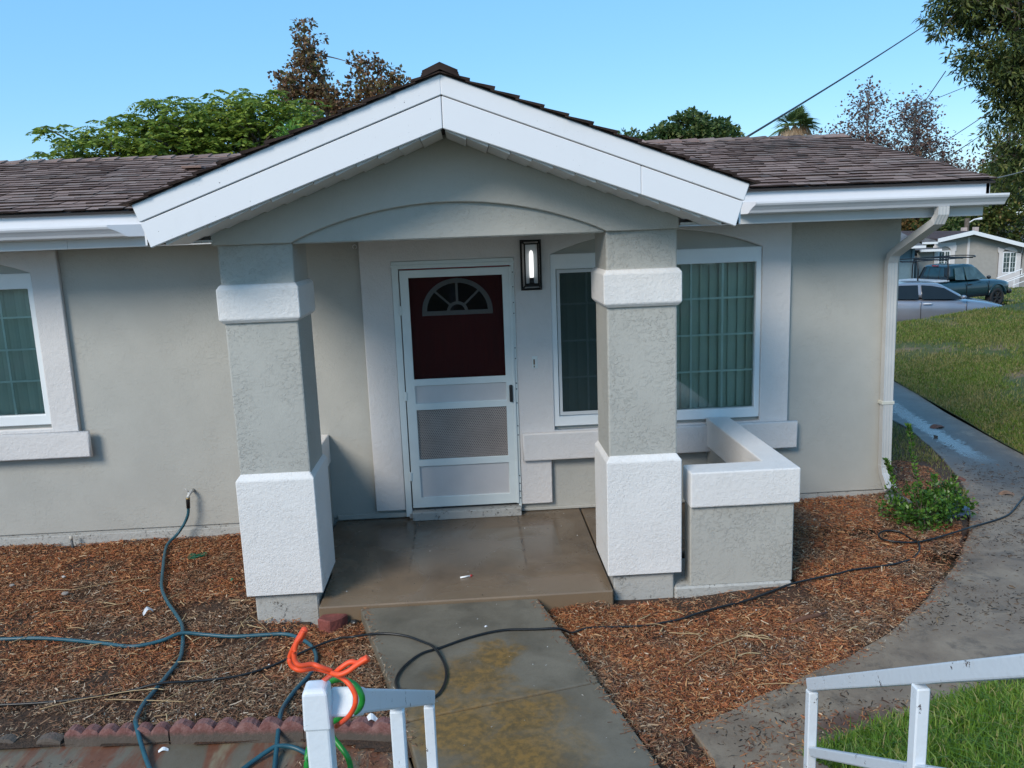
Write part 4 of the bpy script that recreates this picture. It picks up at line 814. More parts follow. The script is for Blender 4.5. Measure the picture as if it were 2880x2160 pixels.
m = MB(); m.prism([(3.52,-.36),(3.66,-.36),(3.66,-.14),(3.52,-.14)], 'z', -.06, .03); o = put('splash_block', m.mesh('sb', .012), simple('splash_block', (.20,.20,.20), .8)); tag(o, 'grey splash block under the downspout behind the shrub', 'splash block')
lf = simple('dead_leaf', (.20,.115,.07), .8, var=.3, scale=30); lf2 = simple('rust_leaf', (.16,.055,.028), .7, var=.3, scale=30)
for x, y, l, a, mt, lab in ((5.541,2.543,.20,.3,lf2,'rust brown leaf floating at the wet streak of the side path'), (5.269,2.10,.10,1.0,M['debris'],'dark wet leaf at the edge of the wet streak'), (4.774,.062,.13,-.3,lf,'pale curled leaf on the dry part of the side path'), (4.60,.55,.15,-.5,lf2,'brown twiggy leaf on the side path by the grass patch')):
    scrap('fallen_leaf', lab, (x,y,-.109), l*.5, l, a, mt, 'leaf', .02)

# ================================================================== NEIGHBOURHOOD
ng = simple('neighbour_stucco', (.36,.335,.30), .8, var=.05); nw = simple('neighbour_trim', (.66,.62,.60), .7, var=.04); nroof = simple('neighbour_roof', (.062,.036,.032), .9, var=.25, scale=2.5)
nf = simple('neighbour_fascia', (.80,.80,.80), .5, var=.02); blueg = simple('blue_stucco', (.135,.205,.245), .8, var=.06); rg = simple('grey_roof', (.12,.12,.125), .9, var=.25, scale=3)
nh = thing('neighbour_house', 'beige stucco house with white gable fascia across the street', 'house', (27, 39, -1.86))
NY = 37.2
m = MB(); m.add([(24.19,NY,-2.3),(31.4,NY,-2.3),(31.4,NY,.15),(26.9,NY,1.3),(25.2,NY,.93),(25.2,NY,.42),(24.19,NY,.42)], [(0,1,2,3,4,5,6)]); m.box(24.19, 31.4, NY+.01, 46, -2.3, .2); put('wall', m.mesh('wall'), ng, nh)
m = MB(); m.prism([(25.0,.96),(26.9,1.31),(31.9,-.02),(31.9,.08),(26.9,1.44),(25.0,1.10)], 'y', NY-.5, 47); rf = put('roof', m.mesh('roof'), nroof, nh)
for a, b in (((25.0,1.10),(26.9,1.46)), ((26.9,1.46),(31.9,.10))):
    m = MB(); m.prism([(a[0],a[1]-.20),(b[0],b[1]-.22),(b[0],b[1]),(a[0],a[1])], 'y', NY-.56, NY-.505); put('gable_fascia', m.mesh('gf'), nf, rf)
m = MB(); m.prism([(24.1,.50),(25.3,.50),(25.3,.62),(24.1,.55)], 'y', NY-.5, NY+3); put('porch_roof', m.mesh('pr'), rg, nh)
m = MB(); m.box(24.05,25.2,NY-.62,NY-.5,.44,.56); put('gutter', m.mesh('g'), nf, nh)
m = MB(); m.box(26.93,27.06,NY-.04,NY-.005,-2.2,1.1); put('corner_strip', m.mesh('cs'), nw, nh)
def nwin(x0, x1, z0, z1, mid):
    cx_ = (x0+x1)/2; w = (x1-x0)
    s = put('window_surround', extrude_shape('ns', [[(x0-.22,z0-.85),(x1+.24,z0-.85),(x1+.24,z1-.05),(x1+.30,z1-.05),(x1+.30,z1+.25),(x1+.26,z1+.25),(x1+.26,.86-(.26*(max(0,x1-26.9)))),(x0-.22,.86-(.26*(max(0,x0-.5-26.9)))),(x0-.22,z1+.25),(x0-.28,z1+.25),(x0-.28,z1-.05),(x0-.22,z1-.05)], [(x0,z0),(x1,z0),(x1,z1)]+arc(x0, x1, z1, w*.30, 10)[1:-1]+[(x0,z1)]], NY-.06, NY-.006, .005), nw, nh)
    f = put('window', extrude_shape('nf', [rect(x0+.01,x1-.01,z0+.01,z1-.01), rect(x0+.07,mid-.03,z0+.08,z1-.08), rect(mid+.03,x1-.07,z0+.08,z1-.08)], NY-.05, NY-.012, .004), nf, nh)
    for a, b in ((x0+.06, mid-.02), (mid+.02, x1-.06)):
        put('pane', MB().box(a, b, NY-.030, NY-.018, z0+.07, z1-.07).mesh('p'), simple('far_glass', (.07,.10,.10), .1, var=.3, scale=1.5), f)
        g = MB(); 
        for z in np.linspace(z0, z1, 5)[1:-1]: g.box(a, b, NY-.034, NY-.031, z-.008, z+.008)
        g.box((a+b)/2-.008, (a+b)/2+.008, NY-.034, NY-.031, z0+.08, z1-.08); put('grid_bars', g.mesh('gb'), M['muntin'], f)
nwin(25.33, 26.02, -.75, .45, 25.70); nwin(28.93, 29.73, -.93, .26, 29.36)
m = MB(); m.box(28.6, 33, NY-1.6, NY-.02, -2.4, -1.84); put('stoop', m.mesh('stoop', .02), M['strip'], nh)
for x in (29.2, 29.9): 
    m = MB(); m.box(x-.12, x+.12, NY+4, NY+4.25, .7, 1.55); put('roof_vent', m.mesh('rv'), simple('vent_pink', (.50,.40,.36), .8), rf)
hr = thing('handrail', 'small white handrail leading up to the beige house across the street', 'handrail', (29, NY-1.0, -1.84))
m = MB()
for dy_ in (0, -.9):
    y = NY-.9+dy_; m.tube([(28.1,y,-1.10+dy_*.15),(29.48,y,-.66+dy_*.15),(29.48,y,-.95+dy_*.15)], .03, 6); m.tube([(28.4,y,-1.30+dy_*.15),(30.2,y,-.72+dy_*.15)], .022, 6); m.tube([(29.1,y,-1.12),(29.1,y,-1.86)], .025, 6); m.tube([(29.95,y,-.80),(29.95,y,-1.86)], .025, 6)
put('rails', m.mesh('rails'), nf, hr)
bh = thing('neighbour_house', 'blue grey stucco house with a low grey roof, left of the beige one', 'house', (21, 37, -1.7))
m = MB(); m.box(14, 22.6, 34.6, 42, -2.3, .80); put('wall', m.mesh('w'), blueg, bh)
m = MB(); m.prism([(33.9,.86),(38.3,2.1),(42.6,.86)], 'x', 13.5, 22.75); rf = put('roof', m.mesh('r'), rg, bh)
m = MB(); m.prism([(22.76,1.05),(23.5,.98),(23.5,1.10),(22.76,1.28)], 'y', 34.2, 37); put('porch_roof', m.mesh('lr'), rg, bh)
m = MB(); m.box(13.5,22.75,33.78,33.89,.76,.88); m.box(22.76,23.5,34.05,34.19,.93,1.03); put('gutter', m.mesh('g'), nf, bh)
m = MB(); m.box(22.45,22.58,34.5,34.59,-2.2,.8); put('downspout', m.mesh('d'), blueg, bh)
m = MB(); m.box(19.0,20.4,34.55,34.59,-.9,.3); put('window', m.mesh('w'), simple('far_dark_glass', (.05,.07,.08), .1), bh)
# chain link fence
fe = thing('chain_link_fence', 'chain link fence behind the dark green pickup', 'fence', (17, 28.5, -1.5))
for x in np.arange(12, 18.6, 1.6): put('post', MB().tube([(x,28.5,-1.7),(x,28.5,-.35)], .03, 6).mesh('p'), M['gutter'], fe)
m = MB()
for k in range(76):
    x = 12+k*.085
    for s in (-1, 1): m.bar((x, 28.5, -1.5), (x+s*1.1, 28.5, -.4), .006)
m.bar((12,28.5,-.38),(18.4,28.5,-.38), .04); put('mesh', m.mesh('mesh'), M['gutter'], fe, kind='stuff')
# ---------------------------------------------------------------- vehicles (local x = heading)
def paint(name, c, metal=.3, r=.3): return simple(name, c, r, metal=metal, var=.03, scale=2, coat=.8)
def to_world(me, pos, head): me.transform(Matrix.Translation(pos) @ Matrix.Rotation(head, 4, 'Z')); return me
def body_loft(sts, n=7):
    rings = []
    for x, zl, zt, hw in sts:
        r = []
        prof = [(.86, zl), (1.0, zl+.12*(zt-zl)), (1.02, zl+.45*(zt-zl)), (1.0, zl+.78*(zt-zl)), (.95, zl+.94*(zt-zl)), (.78, zt), (.4, zt+.018)]
        r = [(x, hw*a, z) for a, z in prof]+[(x, -hw*a, z) for a, z in prof[::-1]]; rings.append(r)
    return MB().loft(rings)
def subd(me, lv=1):
    o = bpy.data.objects.new('tmp', me); COL.objects.link(o); md = o.modifiers.new('s', 'SUBSURF'); md.levels = lv; md.render_levels = lv
    dg = bpy.context.evaluated_depsgraph_get(); r = bpy.data.meshes.new_from_object(o.evaluated_get(dg)); bpy.data.objects.remove(o)
    r.polygons.foreach_set('use_smooth', [True]*len(r.polygons)); return r
def wheel(pos, head, local, r=.33, w=.22, root=None, rimmat=None):
    lx_, ly_ = local; s = 1 if ly_ > 0 else -1
    m = MB(); prof = [(r*.62, -w/2), (r*.95, -w/2), (r, -w*.3), (r, w*.3), (r*.95, w/2), (r*.62, w/2)]
    rings = [[(lx_+rr*math.cos(t), ly_+yy, r+rr*math.sin(t)) for rr, yy in prof] for t in np.linspace(0, 2*math.pi, 21)]
    m.loft(rings, cap=False); wo_ = put('wheel', to_world(m.mesh('tyre', smooth=True), pos, head), simple('tyre_rubber', (.015,.015,.016), .8), root)
    m = MB(); y = ly_+s*w*.32
    for k in range(6):
        t = k*math.pi/3; m.bar((lx_, y, r), (lx_+r*.6*math.cos(t), y, r+r*.6*math.sin(t)), .07, .03)
    m.tube([(lx_, y-s*.05, r), (lx_, y-s*.04, r)], r*.62, 18); m.tube([(lx_, y-.02, r), (lx_, y+.02, r)], .07, 12); put('rim', to_world(m.mesh('rim'), pos, head), rimmat or M['gutter'], wo_)
def sidepanel(base, top, fx, y0s):
    pass
silver = paint('silver_paint', (.30,.30,.33), .55, .32); teal = paint('dark_green_paint', (.004,.026,.036), .0, .35)
# silver sedan
P0 = Vector((11.20, 17.61, -.967)); H0 = math.radians(-16.15)
car = thing('parked_car', 'silver sedan with dark windows half hidden behind the grassy bank', 'car', P0)
sts = [(0,.42,.86,.66),(.12,.35,.98,.78),(.6,.26,1.03,.86),(1.2,.22,1.02,.90),(2.2,.22,.985,.91),(3.0,.22,.955,.91),(3.4,.22,.93,.90),(3.9,.24,.85,.87),(4.25,.28,.75,.80),(4.45,.34,.62,.68),(4.52,.42,.54,.55)]
put('body', to_world(subd(body_loft(sts).mesh('body')), P0, H0), silver, car)
def cab(base, roof, zt, inset, n=6):
    """base: list of (x,hw,z) belt outline rear->front; roof same count"""
    rings = []
    for t, b in ((0, 0), (.35, 0), (.7, 0), (.93, 1), (1.0, 2)):
        r = []
        for (x0, w0, z0), (x1, w1, z1) in zip(base, roof):
            sh = {0: 1, 1: .985, 2: .90}[b]; r.append((x0+(x1-x0)*t, (w0+(w1-w0)*t)*sh, z0+(z1-z0)*t))
        rings.append(r+[(x, -y, z) for x, y, z in r[::-1]])
    return MB().loft(rings)
bs = [(.35,.55,.98),(.55,.78,1.0),(1.5,.84,.985),(2.45,.84,.96),(3.25,.78,.925),(3.45,.45,.92)]; rfs = [(1.05,.45,1.40),(1.15,.54,1.425),(1.5,.58,1.45),(2.0,.58,1.455),(2.45,.56,1.43),(2.55,.40,1.42)]
put('cabin', to_world(subd(cab(bs, rfs, 1.45, .1).mesh('cabin')), P0, H0), silver, car)
def side_win(pts, s, off=.028):
    """pts (x, t): t=0 belt, 1 roof; on the side plane of the sedan cabin"""
    P = []
    for x, t in pts: P.append((x, s*(.845-.225*t+.012*math.sin(math.pi*t)+off-.018), .975-.012*(x-1.5)+(.46)*t))
    n = len(P); Q = [(x, y-s*.02, z) for x, y, z in P]
    return MB().add(P+Q, [tuple(range(n)), tuple(range(2*n-1, n-1, -1))]+[(i, (i+1)%n, (i+1)%n+n, i+n) for i in range(n)])
carwin = simple('tinted_glass', (.010,.012,.013), .06, var=.1)
for s in (-1, 1):
    d1 = put('side_window', to_world(side_win([(2.02,.06),(3.12,.06),(2.62,.72),(2.30,.86),(2.02,.90)], s).mesh('sw'), P0, H0), carwin, car)
    put('side_window', to_world(side_win([(1.00,.06),(1.93,.06),(1.93,.90),(1.45,.88),(1.20,.70)], s).mesh('sw'), P0, H0), carwin, car)
    put('quarter_window', to_world(side_win([(3.16,.06),(3.34,.06),(3.10,.30)], s).mesh('qw'), P0, H0), carwin, car)
    put('door_handle', to_world(MB().tube([(2.03,s*.935,.865),(2.10,s*.955,.875),(2.20,s*.955,.875),(2.27,s*.935,.868)], .018, 6).mesh('dh', smooth=True), P0, H0), M['gutter'], car)
    put('door_handle', to_world(MB().tube([(1.10,s*.925,.875),(1.17,s*.945,.885),(1.27,s*.945,.885),(1.34,s*.925,.878)], .018, 6).mesh('dh', smooth=True), P0, H0), M['gutter'], car)
    put('mirror', to_world(subd(MB().box(2.98,3.16,min(s*.86,s*1.08),max(s*.86,s*1.08),.985,1.12).mesh('mi')), P0, H0), silver, car)
    m = MB(); 
    for x in (1.98, 3.17): m.bar((x, s*.925, .35), (x, s*.925, .93), .008, .03)
    put('door_seam', to_world(m.mesh('ds'), P0, H0), M['black'], car)
    put('headlight', to_world(subd(MB().prism([(4.10,.66),(4.40,.58),(4.38,.66),(4.12,.755)], 'y', min(s*.60,s*.80), max(s*.60,s*.80)).mesh('hl')), P0, H0), simple('amber_lens', (.55,.14,.04), .15), car)
    for x in (.85, 3.70): wheel(P0, H0, (x, s*.80), root=car)
# dark green extended cab pickup with rack
P1 = Vector((14.96, 21.92, -1.036)); H1 = math.radians(20.1)
trk = thing('pickup_truck', 'dark green pickup with a black ladder rack and light bed cover', 'pickup truck', P1)
L_ = lambda me: to_world(me, P1, H1)
sts = [(0,.50,1.02,.80),(.06,.45,1.06,.82),(1.0,.40,1.06,.83),(1.9,.40,1.06,.84),(2.6,.40,1.06,.85),(3.8,.40,1.05,.85),(4.0,.40,1.04,.84),(4.6,.42,1.0,.82),(4.95,.46,.94,.78),(5.08,.52,.84,.70)]
put('body', L_(subd(body_loft(sts).mesh('body'))), teal, trk)
bs = [(1.92,.45,1.04),(1.95,.74,1.04),(2.7,.79,1.04),(3.4,.79,1.04),(3.92,.74,1.03),(4.02,.4,1.03)]; rfs = [(2.08,.42,1.60),(2.12,.56,1.62),(2.7,.61,1.66),(3.0,.61,1.66),(3.28,.56,1.62),(3.34,.4,1.61)]
put('cab', L_(subd(cab(bs, rfs, 1.6, .1).mesh('cab'))), teal, trk)
def twin(pts, s): 
    P = [(x, s*(.80-.185*t+.018), 1.06+.54*t) for x, t in pts]; n = len(P); Q = [(x, y-s*.02, z) for x, y, z in P]
    return MB().add(P+Q, [tuple(range(n)), tuple(range(2*n-1, n-1, -1))]+[(i, (i+1)%n, (i+1)%n+n, i+n) for i in range(n)])
tg = simple('cab_glass', (.06,.10,.105), .08, var=.3, scale=3)
for s in (-1, 1):
    put('side_window', L_(twin([(2.72,.05),(3.72,.05),(3.30,.80),(3.18,.88),(2.72,.90)], s).mesh('w')), tg, trk); put('side_window', L_(twin([(2.16,.10),(2.62,.05),(2.62,.90),(2.25,.86)], s).mesh('w')), tg, trk)
    put('mirror', L_(subd(MB().box(3.55,3.70,min(s*.86,s*1.05),max(s*.86,s*1.05),1.06,1.22).mesh('mi'))), M['black'], trk)
    put('door_handle', L_(MB().box(2.74,2.90,min(s*.855,s*.885),max(s*.855,s*.885),.90,.94).mesh('dh')), M['black'], trk)
    m = MB()
    for x in (2.66, 3.78): m.bar((x, s*.868, .48), (x, s*.862, 1.0), .008, .02)
    put('door_seam', L_(m.mesh('ds')), M['black'], trk)
    put('fender_flare', L_(MB().tube([(4.28+.45*math.cos(t), s*.83, .40+.45*math.sin(t)) for t in np.linspace(.1, 3.0, 12)], .045, 6).mesh('ff', smooth=True)), teal, trk)
    put('headlight', L_(MB().box(4.96,5.06,min(s*.5,s*.70),max(s*.5,s*.70),.74,.88).mesh('hl', .02)), M['mirror'], trk)
    for x in (.95, 4.28): wheel(P1, H1, (x, s*.74), .36, .24, trk, simple('dark_rim', (.03,.03,.032), .4))
put('bumper', L_(subd(MB().box(4.98,5.18,-.78,.78,.44,.64).mesh('b', .03))), M['black'], trk)
put('bumper', L_(MB().box(-.16,.0,-.78,.78,.46,.62).mesh('b', .03)), M['gutter'], trk)
rw = put('rear_window', L_(MB().add([(1.955,-.66,1.09),(1.955,.66,1.09),(2.075,.50,1.54),(2.075,-.50,1.54),(1.975,-.66,1.09),(1.975,.66,1.09),(2.095,.50,1.54),(2.095,-.50,1.54)], SF).mesh('rw')), carwin, trk)
m = MB()
for y in (-.22, .22): m.bar((1.950,y*1.05,1.09), (2.070,y,1.54), .02)
put('window_bar', L_(m.mesh('wb')), M['black'], rw)
put('brake_light', L_(MB().box(2.03,2.09,-.12,.12,1.585,1.615).mesh('bl')), simple('red_lens', (.30,.01,.012), .3), trk)
put('bed_cover', L_(MB().box(.06,1.88,-.78,.78,1.055,1.125).mesh('bc', .02)), simple('bed_cover', (.50,.52,.54), .4), trk)
rk_ = put('ladder_rack', L_(MB().tube([(-.35,-.70,1.86),(1.9,-.70,1.86),(3.3,-.62,1.88),(3.62,-.35,1.90),(3.68,0,1.905),(3.62,.35,1.90),(3.3,.62,1.88),(1.9,.70,1.86),(-.35,.70,1.86)], .019, 6).mesh('rack')), M['black'], trk)
for x in (.35, 1.80):
    m = MB(); 
    for s in (-1, 1): m.tube([(x,s*.76,1.06),(x,s*.76,1.60),(x,s*.70,1.85)], .028, 6)
    m.tube([(x,-.70,1.83),(x,.70,1.83)], .026, 6); put('rack_frame', L_(m.mesh('rf')), M['black'], rk_)
for x in (2.6, 3.1): put('rack_crossbar', L_(MB().tube([(x,-.67,1.86),(x,.67,1.86)], .024, 6).mesh('rc')), M['black'], rk_)
put('rack_hoop', L_(MB().tube([(.35,.76,1.62),(.05,.76,1.60),(-.02,.76,1.50),(.05,.76,1.38),(.35,.76,1.36)], .022, 6).mesh('hoop')), M['black'], rk_)

# ================================================================== PLANTS
def leaves(C, D, size, width, droop=.0, fold=.15):
    """one four-cornered leaf per centre C with axis D"""
    n = len(C); D = D/np.linalg.norm(D, axis=1, keepdims=True); up = RNG.normal(size=(n, 3)); up[:, 2] += 1.2
    Sx = np.cross(D, up); Sx /= np.linalg.norm(Sx, axis=1, keepdims=True)+1e-9; Nn = np.cross(Sx, D)
    s = (size*RNG.uniform(.7, 1.3, n))[:, None] if np.isscalar(size) else size[:, None]; w = s*width
    V = np.stack([C, C+D*s*.45-Sx*w*.5+Nn*s*fold*.5, C+D*s-Nn*s*droop, C+D*s*.45+Sx*w*.5+Nn*s*fold*.5], 1)
    return V.reshape(-1, 3)
def crown(clumps, per, size, width, spread, down=0.0, flat=.7):
    C = []; D = []
    for c, r in clumps:
        k = max(3, int(per*RNG.uniform(.7, 1.3))); d = RNG.normal(size=(k, 3)); d /= np.linalg.norm(d, axis=1, keepdims=True); rad = r*RNG.uniform(.25, 1.0, k)[:, None]**.6
        p = np.array(c)+d*rad*np.array([1, 1, flat]); C.append(p); q = d+RNG.normal(size=(k, 3))*.6; q[:, 2] -= down; D.append(q)
    return leaves(np.concatenate(C), np.concatenate(D), size, width)
def in_ellipsoids(E, n, shell=.45):
    out = []; vol = np.array([e[3]*e[4]*e[5] for e in E])**.75; cnt = RNG.multinomial(n, vol/vol.sum())
    for e, k in zip(E, cnt):
        d = RNG.normal(size=(k, 3)); d /= np.linalg.norm(d, axis=1, keepdims=True); r = RNG.uniform(shell, 1, k)[:, None]**.7
        out.append(np.array(e[:3])+d*r*np.array(e[3:6]))
    return np.concatenate(out)
def limbs(root, forks, ends, r0=.12, wig=.25):
    m = MB()
    for e in ends:
        f = forks[min(range(len(forks)), key=lambda i: (Vector(forks[i])-Vector(e)).length)]
        a, b = Vector(f), Vector(e); mid = a.lerp(b, .5)+Vector((random.uniform(-wig, wig), random.uniform(-wig, wig), random.uniform(0, wig)))
        L = crom([a, mid, b], 4); m.tube(L, [r0*(1-.82*i/(len(L)-1)) for i in range(len(L))], 5)
    return m
def tree(name, label, base, forks, clumps, V, lm, bark, r=.2, nl=30, lr=.06, group=None, trunk_pts=None):
    t_ = thing(name, label, 'tree', base, group)
    m = MB(); pts = trunk_pts or [base]+list(forks[:1]); L = crom(pts, 5); m.tube(L, [r*(1-.45*i/(len(L)-1)) for i in range(len(L))], 9)
    for f in forks[1:]:
        a = Vector(pts[-1]); L = crom([Vector(pts[0]).lerp(a, .75), a.lerp(Vector(f), .5)+Vector((0,0,.1)), f], 4); m.tube(L, [r*.6*(1-.5*i/(len(L)-1)) for i in range(len(L))], 7)
    put('trunk', m.mesh('trunk', smooth=True), bark, t_)
    idx = RNG.choice(len(clumps), min(nl, len(clumps)), replace=False)
    put('branches', limbs(None, forks, [clumps[i][0] for i in idx], lr).mesh('branches', smooth=True), bark, t_)
    put('crown', fastmesh('crown', V, 4), lm, t_); return t_
# feathery green tree behind the roof: flat sprays of leaflets
def spray_tree(E, nsp, leaflets, L, lw, sink=.0):
    P = in_ellipsoids(E, nsp, .35); cen = np.mean([e[:3] for e in E], 0); V = []
    C = []; D = []
    for p in P:
        for rch in range(3):
            a = RNG.uniform(0, 2*math.pi); d = np.array([math.cos(a), math.sin(a), RNG.uniform(-.55, .25)]); d /= np.linalg.norm(d); sd = np.cross(d, [0, 0, 1]); sd /= np.linalg.norm(sd)
            for k in range(leaflets):
                for s in (-1, 1):
                    u = (k+.5)/leaflets; C.append(p+d*L*u+np.array([0, 0, -.30*L*u*u])); D.append(d*.55+s*sd+np.array([0, 0, -.25]))
    return P, leaves(np.array(C), np.array(D), lw, .42)
GREEN = [(0, (.075,.125,.022)), (.35, (.170,.250,.036)), (.7, (.28,.36,.052)), (1, (.39,.45,.08))]
E1 = [(-7.1,10.0,4.25,.75,.9,.30),(-6.6,10.2,4.5,.75,.8,.42),(-5.9,10.0,4.35,1.0,1.0,.50),(-5.35,10.1,4.75,.75,.8,.45),(-4.7,10.2,4.6,.95,1.0,.55),(-3.9,10.1,4.6,.95,1.0,.60),(-3.2,10.1,4.5,.8,.9,.55),(-5.0,10.3,3.9,2.6,1.2,.7),(-7.75,9.9,4.62,.48,.4,.06),(-7.75,9.9,4.05,.45,.5,.20),(-6.0,10.0,5.05,.35,.4,.12),(-4.45,10.1,5.12,.5,.5,.14),(-3.75,10.1,5.10,.4,.4,.16)]
P, V = spray_tree(E1, 1000, 6, .28, .105); tree('feathery_tree', 'wide feathery green tree behind the left roof', (-5.2,10.6,-.2), [(-5.2,10.4,2.6),(-6.6,10.1,3.6),(-4.0,10.1,3.8),(-5.4,10.1,4.0),(-7.4,10,3.7)], [(p, .1) for p in P], V, leafmat('feathery_leaf', GREEN), M['bark'], .16, 90, .035)
# brown leaved tree behind it
BROWN = [(0, (.075,.040,.024)), (.3, (.19,.098,.050)), (.6, (.31,.175,.09)), (.8, (.25,.18,.07)), (1, (.17,.17,.05))]
E2 = [(-3.95,16.6,7.35,.55,.6,.70),(-4.1,16.6,6.5,.85,.8,.75),(-3.6,16.6,5.6,1.0,.9,.8),(-4.55,16.5,6.0,.42,.5,.45),(-2.35,16.4,6.6,.60,.6,.65),(-2.1,16.4,5.9,.80,.7,.75),(-1.75,16.4,6.3,.42,.4,.45),(-2.9,16.5,5.0,1.4,1.0,.9),(-3.05,16.5,6.0,.55,.6,.7)]
P = in_ellipsoids(E2, 430, .25); cl = [(p, .20) for p in P]; V = crown(cl, 26, .105, .75, .2)
tree('sycamore', 'tall brown leaved tree with two tops behind the gable', (-3.1,16.8,-.9), [(-3.1,16.7,4.2),(-3.9,16.6,6.3),(-2.2,16.4,5.8),(-3.95,16.6,7.2)], cl, V, leafmat('brown_leaf', BROWN), M['bark'], .17, 110, .028)
LIME = [(0, (.065,.15,.022)), (.5, (.14,.29,.04)), (1, (.24,.40,.07))]
E3 = [(-2.62,6.75,3.9,.26,.3,.36),(-2.95,6.75,3.6,.22,.3,.30),(-2.15,6.8,3.85,.40,.3,.22),(-2.5,6.8,3.3,.6,.4,.5)]
P = in_ellipsoids(E3, 220, .1); cl = [(p, .10) for p in P]; V = crown(cl, 34, .075, .30, .1, down=-.9)
tree('young_conifer', 'light green small conifer peeping over the left slope of the gable', (-2.5,6.8,-.3), [(-2.5,6.8,2.6),(-2.62,6.75,3.6)], cl, V, leafmat('lime_leaf', LIME), M['bark'], .06, 30, .015)
# round tree far behind the ridge
DARKG = [(0, (.030,.060,.018)), (.4, (.065,.115,.030)), (.75, (.12,.17,.045)), (1, (.18,.20,.07))]
E4 = [(9.6,34.3,6.1,1.2,1.2,.95),(10.9,34.2,6.8,1.3,1.2,.9),(12.1,34.1,6.4,1.2,1.1,.8),(8.1,34.2,6.2,.75,.7,.55),(11.2,34.2,5.6,2.2,1.2,1.0),(13.0,34.0,6.1,.5,.6,.5)]
P = in_ellipsoids(E4, 420, .4); cl = [(p, .34) for p in P]; V = crown(cl, 34, .20, .65, .3)
tree('round_tree', 'rounded green tree just above the right roof ridge', (10.8,34.6,-1.8), [(10.8,34.5,3.4),(9.6,34.3,5.4),(12.0,34.2,5.4)], cl, V, leafmat('round_leaf', DARKG), M['bark'], .25, 50, .06)
# fan palm
pl = thing('fan_palm', 'fan palm with hanging dead fronds beyond the right roof', 'palm tree', (18,39,-2.0))
put('trunk', MB().tube([(18,39,-2.2),(18.05,39,3),(18,39,6.9)], [.24,.2,.18], 8).mesh('t', smooth=True), M['bark'], pl)
def fan(c, d, L, n, spreadA, droop):
    d = Vector(d).normalized(); side = d.cross(Vector((0,0,1))).normalized(); up = side.cross(d); m = []
    for k in range(n):
        a = (k/(n-1)-.5)*spreadA; e = (d*math.cos(a)+side*math.sin(a)).normalized(); p0 = Vector(c)+d*L*.35; p1 = p0+e*L*.35; p2 = p0+e*L*.65+Vector((0,0,-droop*L*.3)); w = side*.034+up*.015
        m += [p0-w*.3, p1-w, p2, p1+w]
    return [tuple(v) for v in m]
Vg = []; Vd = []
for k in range(46):
    a = random.uniform(0, 6.28); el = random.uniform(-.15, 1.35); Vg += fan((18,39,7.25), (math.cos(a)*math.cos(el), math.sin(a)*math.cos(el), math.sin(el)), random.uniform(1.15, 1.55), 14, 2.3, .6)
for k in range(26):
    a = random.uniform(0, 6.28); Vd += fan((18+.42*math.cos(a),39+.42*math.sin(a),7.75), (math.cos(a)*.5, math.sin(a)*.55, -1), random.uniform(1.0, 1.7), 9, .9, .2)
put('crown', fastmesh('fr', np.array(Vg), 4), leafmat('palm_leaf', [(0, (.06,.10,.03)), (.6, (.13,.20,.06)), (1, (.24,.28,.10))]), pl)
put('dead_fronds', fastmesh('df', np.array(Vd), 4), leafmat('dead_frond', [(0, (.26,.17,.10)), (1, (.58,.45,.30))]), pl)
# thin, nearly bare sycamores on the right
PURP = [(0, (.075,.050,.050)), (.5, (.15,.095,.085)), (.8, (.21,.13,.095)), (1, (.25,.18,.11))]
def bare_tree(label, base, E, nb, nleaf, top, seed):
    random.seed(seed); P = in_ellipsoids(E, nb, .45); m = MB(); base = Vector(base); top = Vector(top)
    L = crom([base, base.lerp(top, .5)+Vector((.12,0,0)), top], 6); m.tube(L, [.16*(1-.88*i/(len(L)-1)) for i in range(len(L))], 6)
    C = []; D = []
    for p in P:
        e = Vector(p); zz = max(.25, min(.92, (e.z-base.z-1.1)/(top.z-base.z))); a = base.lerp(top, zz); 
        if e.z < a.z: a = base.lerp(top, zz*.7)
        mid = a.lerp(e, .55)+Vector((random.uniform(-.12,.12), random.uniform(-.1,.1), random.uniform(-.05,.15))); Lb = crom([a, mid, e], 3); m.tube(Lb, [.026*(1-.8*i/(len(Lb)-1)) for i in range(len(Lb))], 4, False)
        for q in range(nleaf):
            t_ = random.uniform(.68, 1.10); c = a.lerp(e, t_)+Vector((random.gauss(0,.42), random.gauss(0,.42), random.gauss(0,.36))); C.append(c); D.append((random.gauss(0,1), random.gauss(0,1), random.gauss(-.3,.8)))
    t_ = thing('sycamore', label, 'tree', base); put('trunk', m.mesh('trunk', smooth=True), M['palebark'], t_); put('crown', fastmesh('cr', leaves(np.array(C, float), np.array(D, float), .21, .8), 4), leafmat('purple_leaf', PURP, .2), t_)
bare_tree('thin sycamore with the taller pointed top right of the palm', (29.8,55.6,-2.6), [(29.95,55.62,9.0,1.9,1.3,2.9),(28.0,55.62,7.9,2.6,1.3,1.5),(30.5,55.62,7.0,2.8,1.4,1.9),(26.6,55.6,7.4,2.0,1.2,1.2),(29.9,55.6,10.6,1.0,.9,1.4)], 300, 13, (30.04,55.71,12.0), 3)
bare_tree('thin sycamore next to the large evergreen, lower of the two bare ones', (33.3,55.4,-2.6), [(33.45,55.45,8.4,2.2,1.3,2.5),(34.2,55.45,6.6,3.0,1.4,1.8),(36.4,54.92,5.5,2.6,1.1,1.1),(35.03,55.1,4.9,3.2,1.1,.9),(33.5,55.4,9.8,1.4,1.0,1.2)], 380, 13, (33.54,55.45,10.78), 5)
bare_tree('thin reddish tree showing between the evergreen and the roof corner', (40.6,55.3,-2.6), [(40.63,55.27,6.05,1.9,1.05,2.7),(39.0,55.27,4.3,2.7,1.05,1.0)], 210, 18, (40.8,55.45,8.33), 8)
random.seed(21)
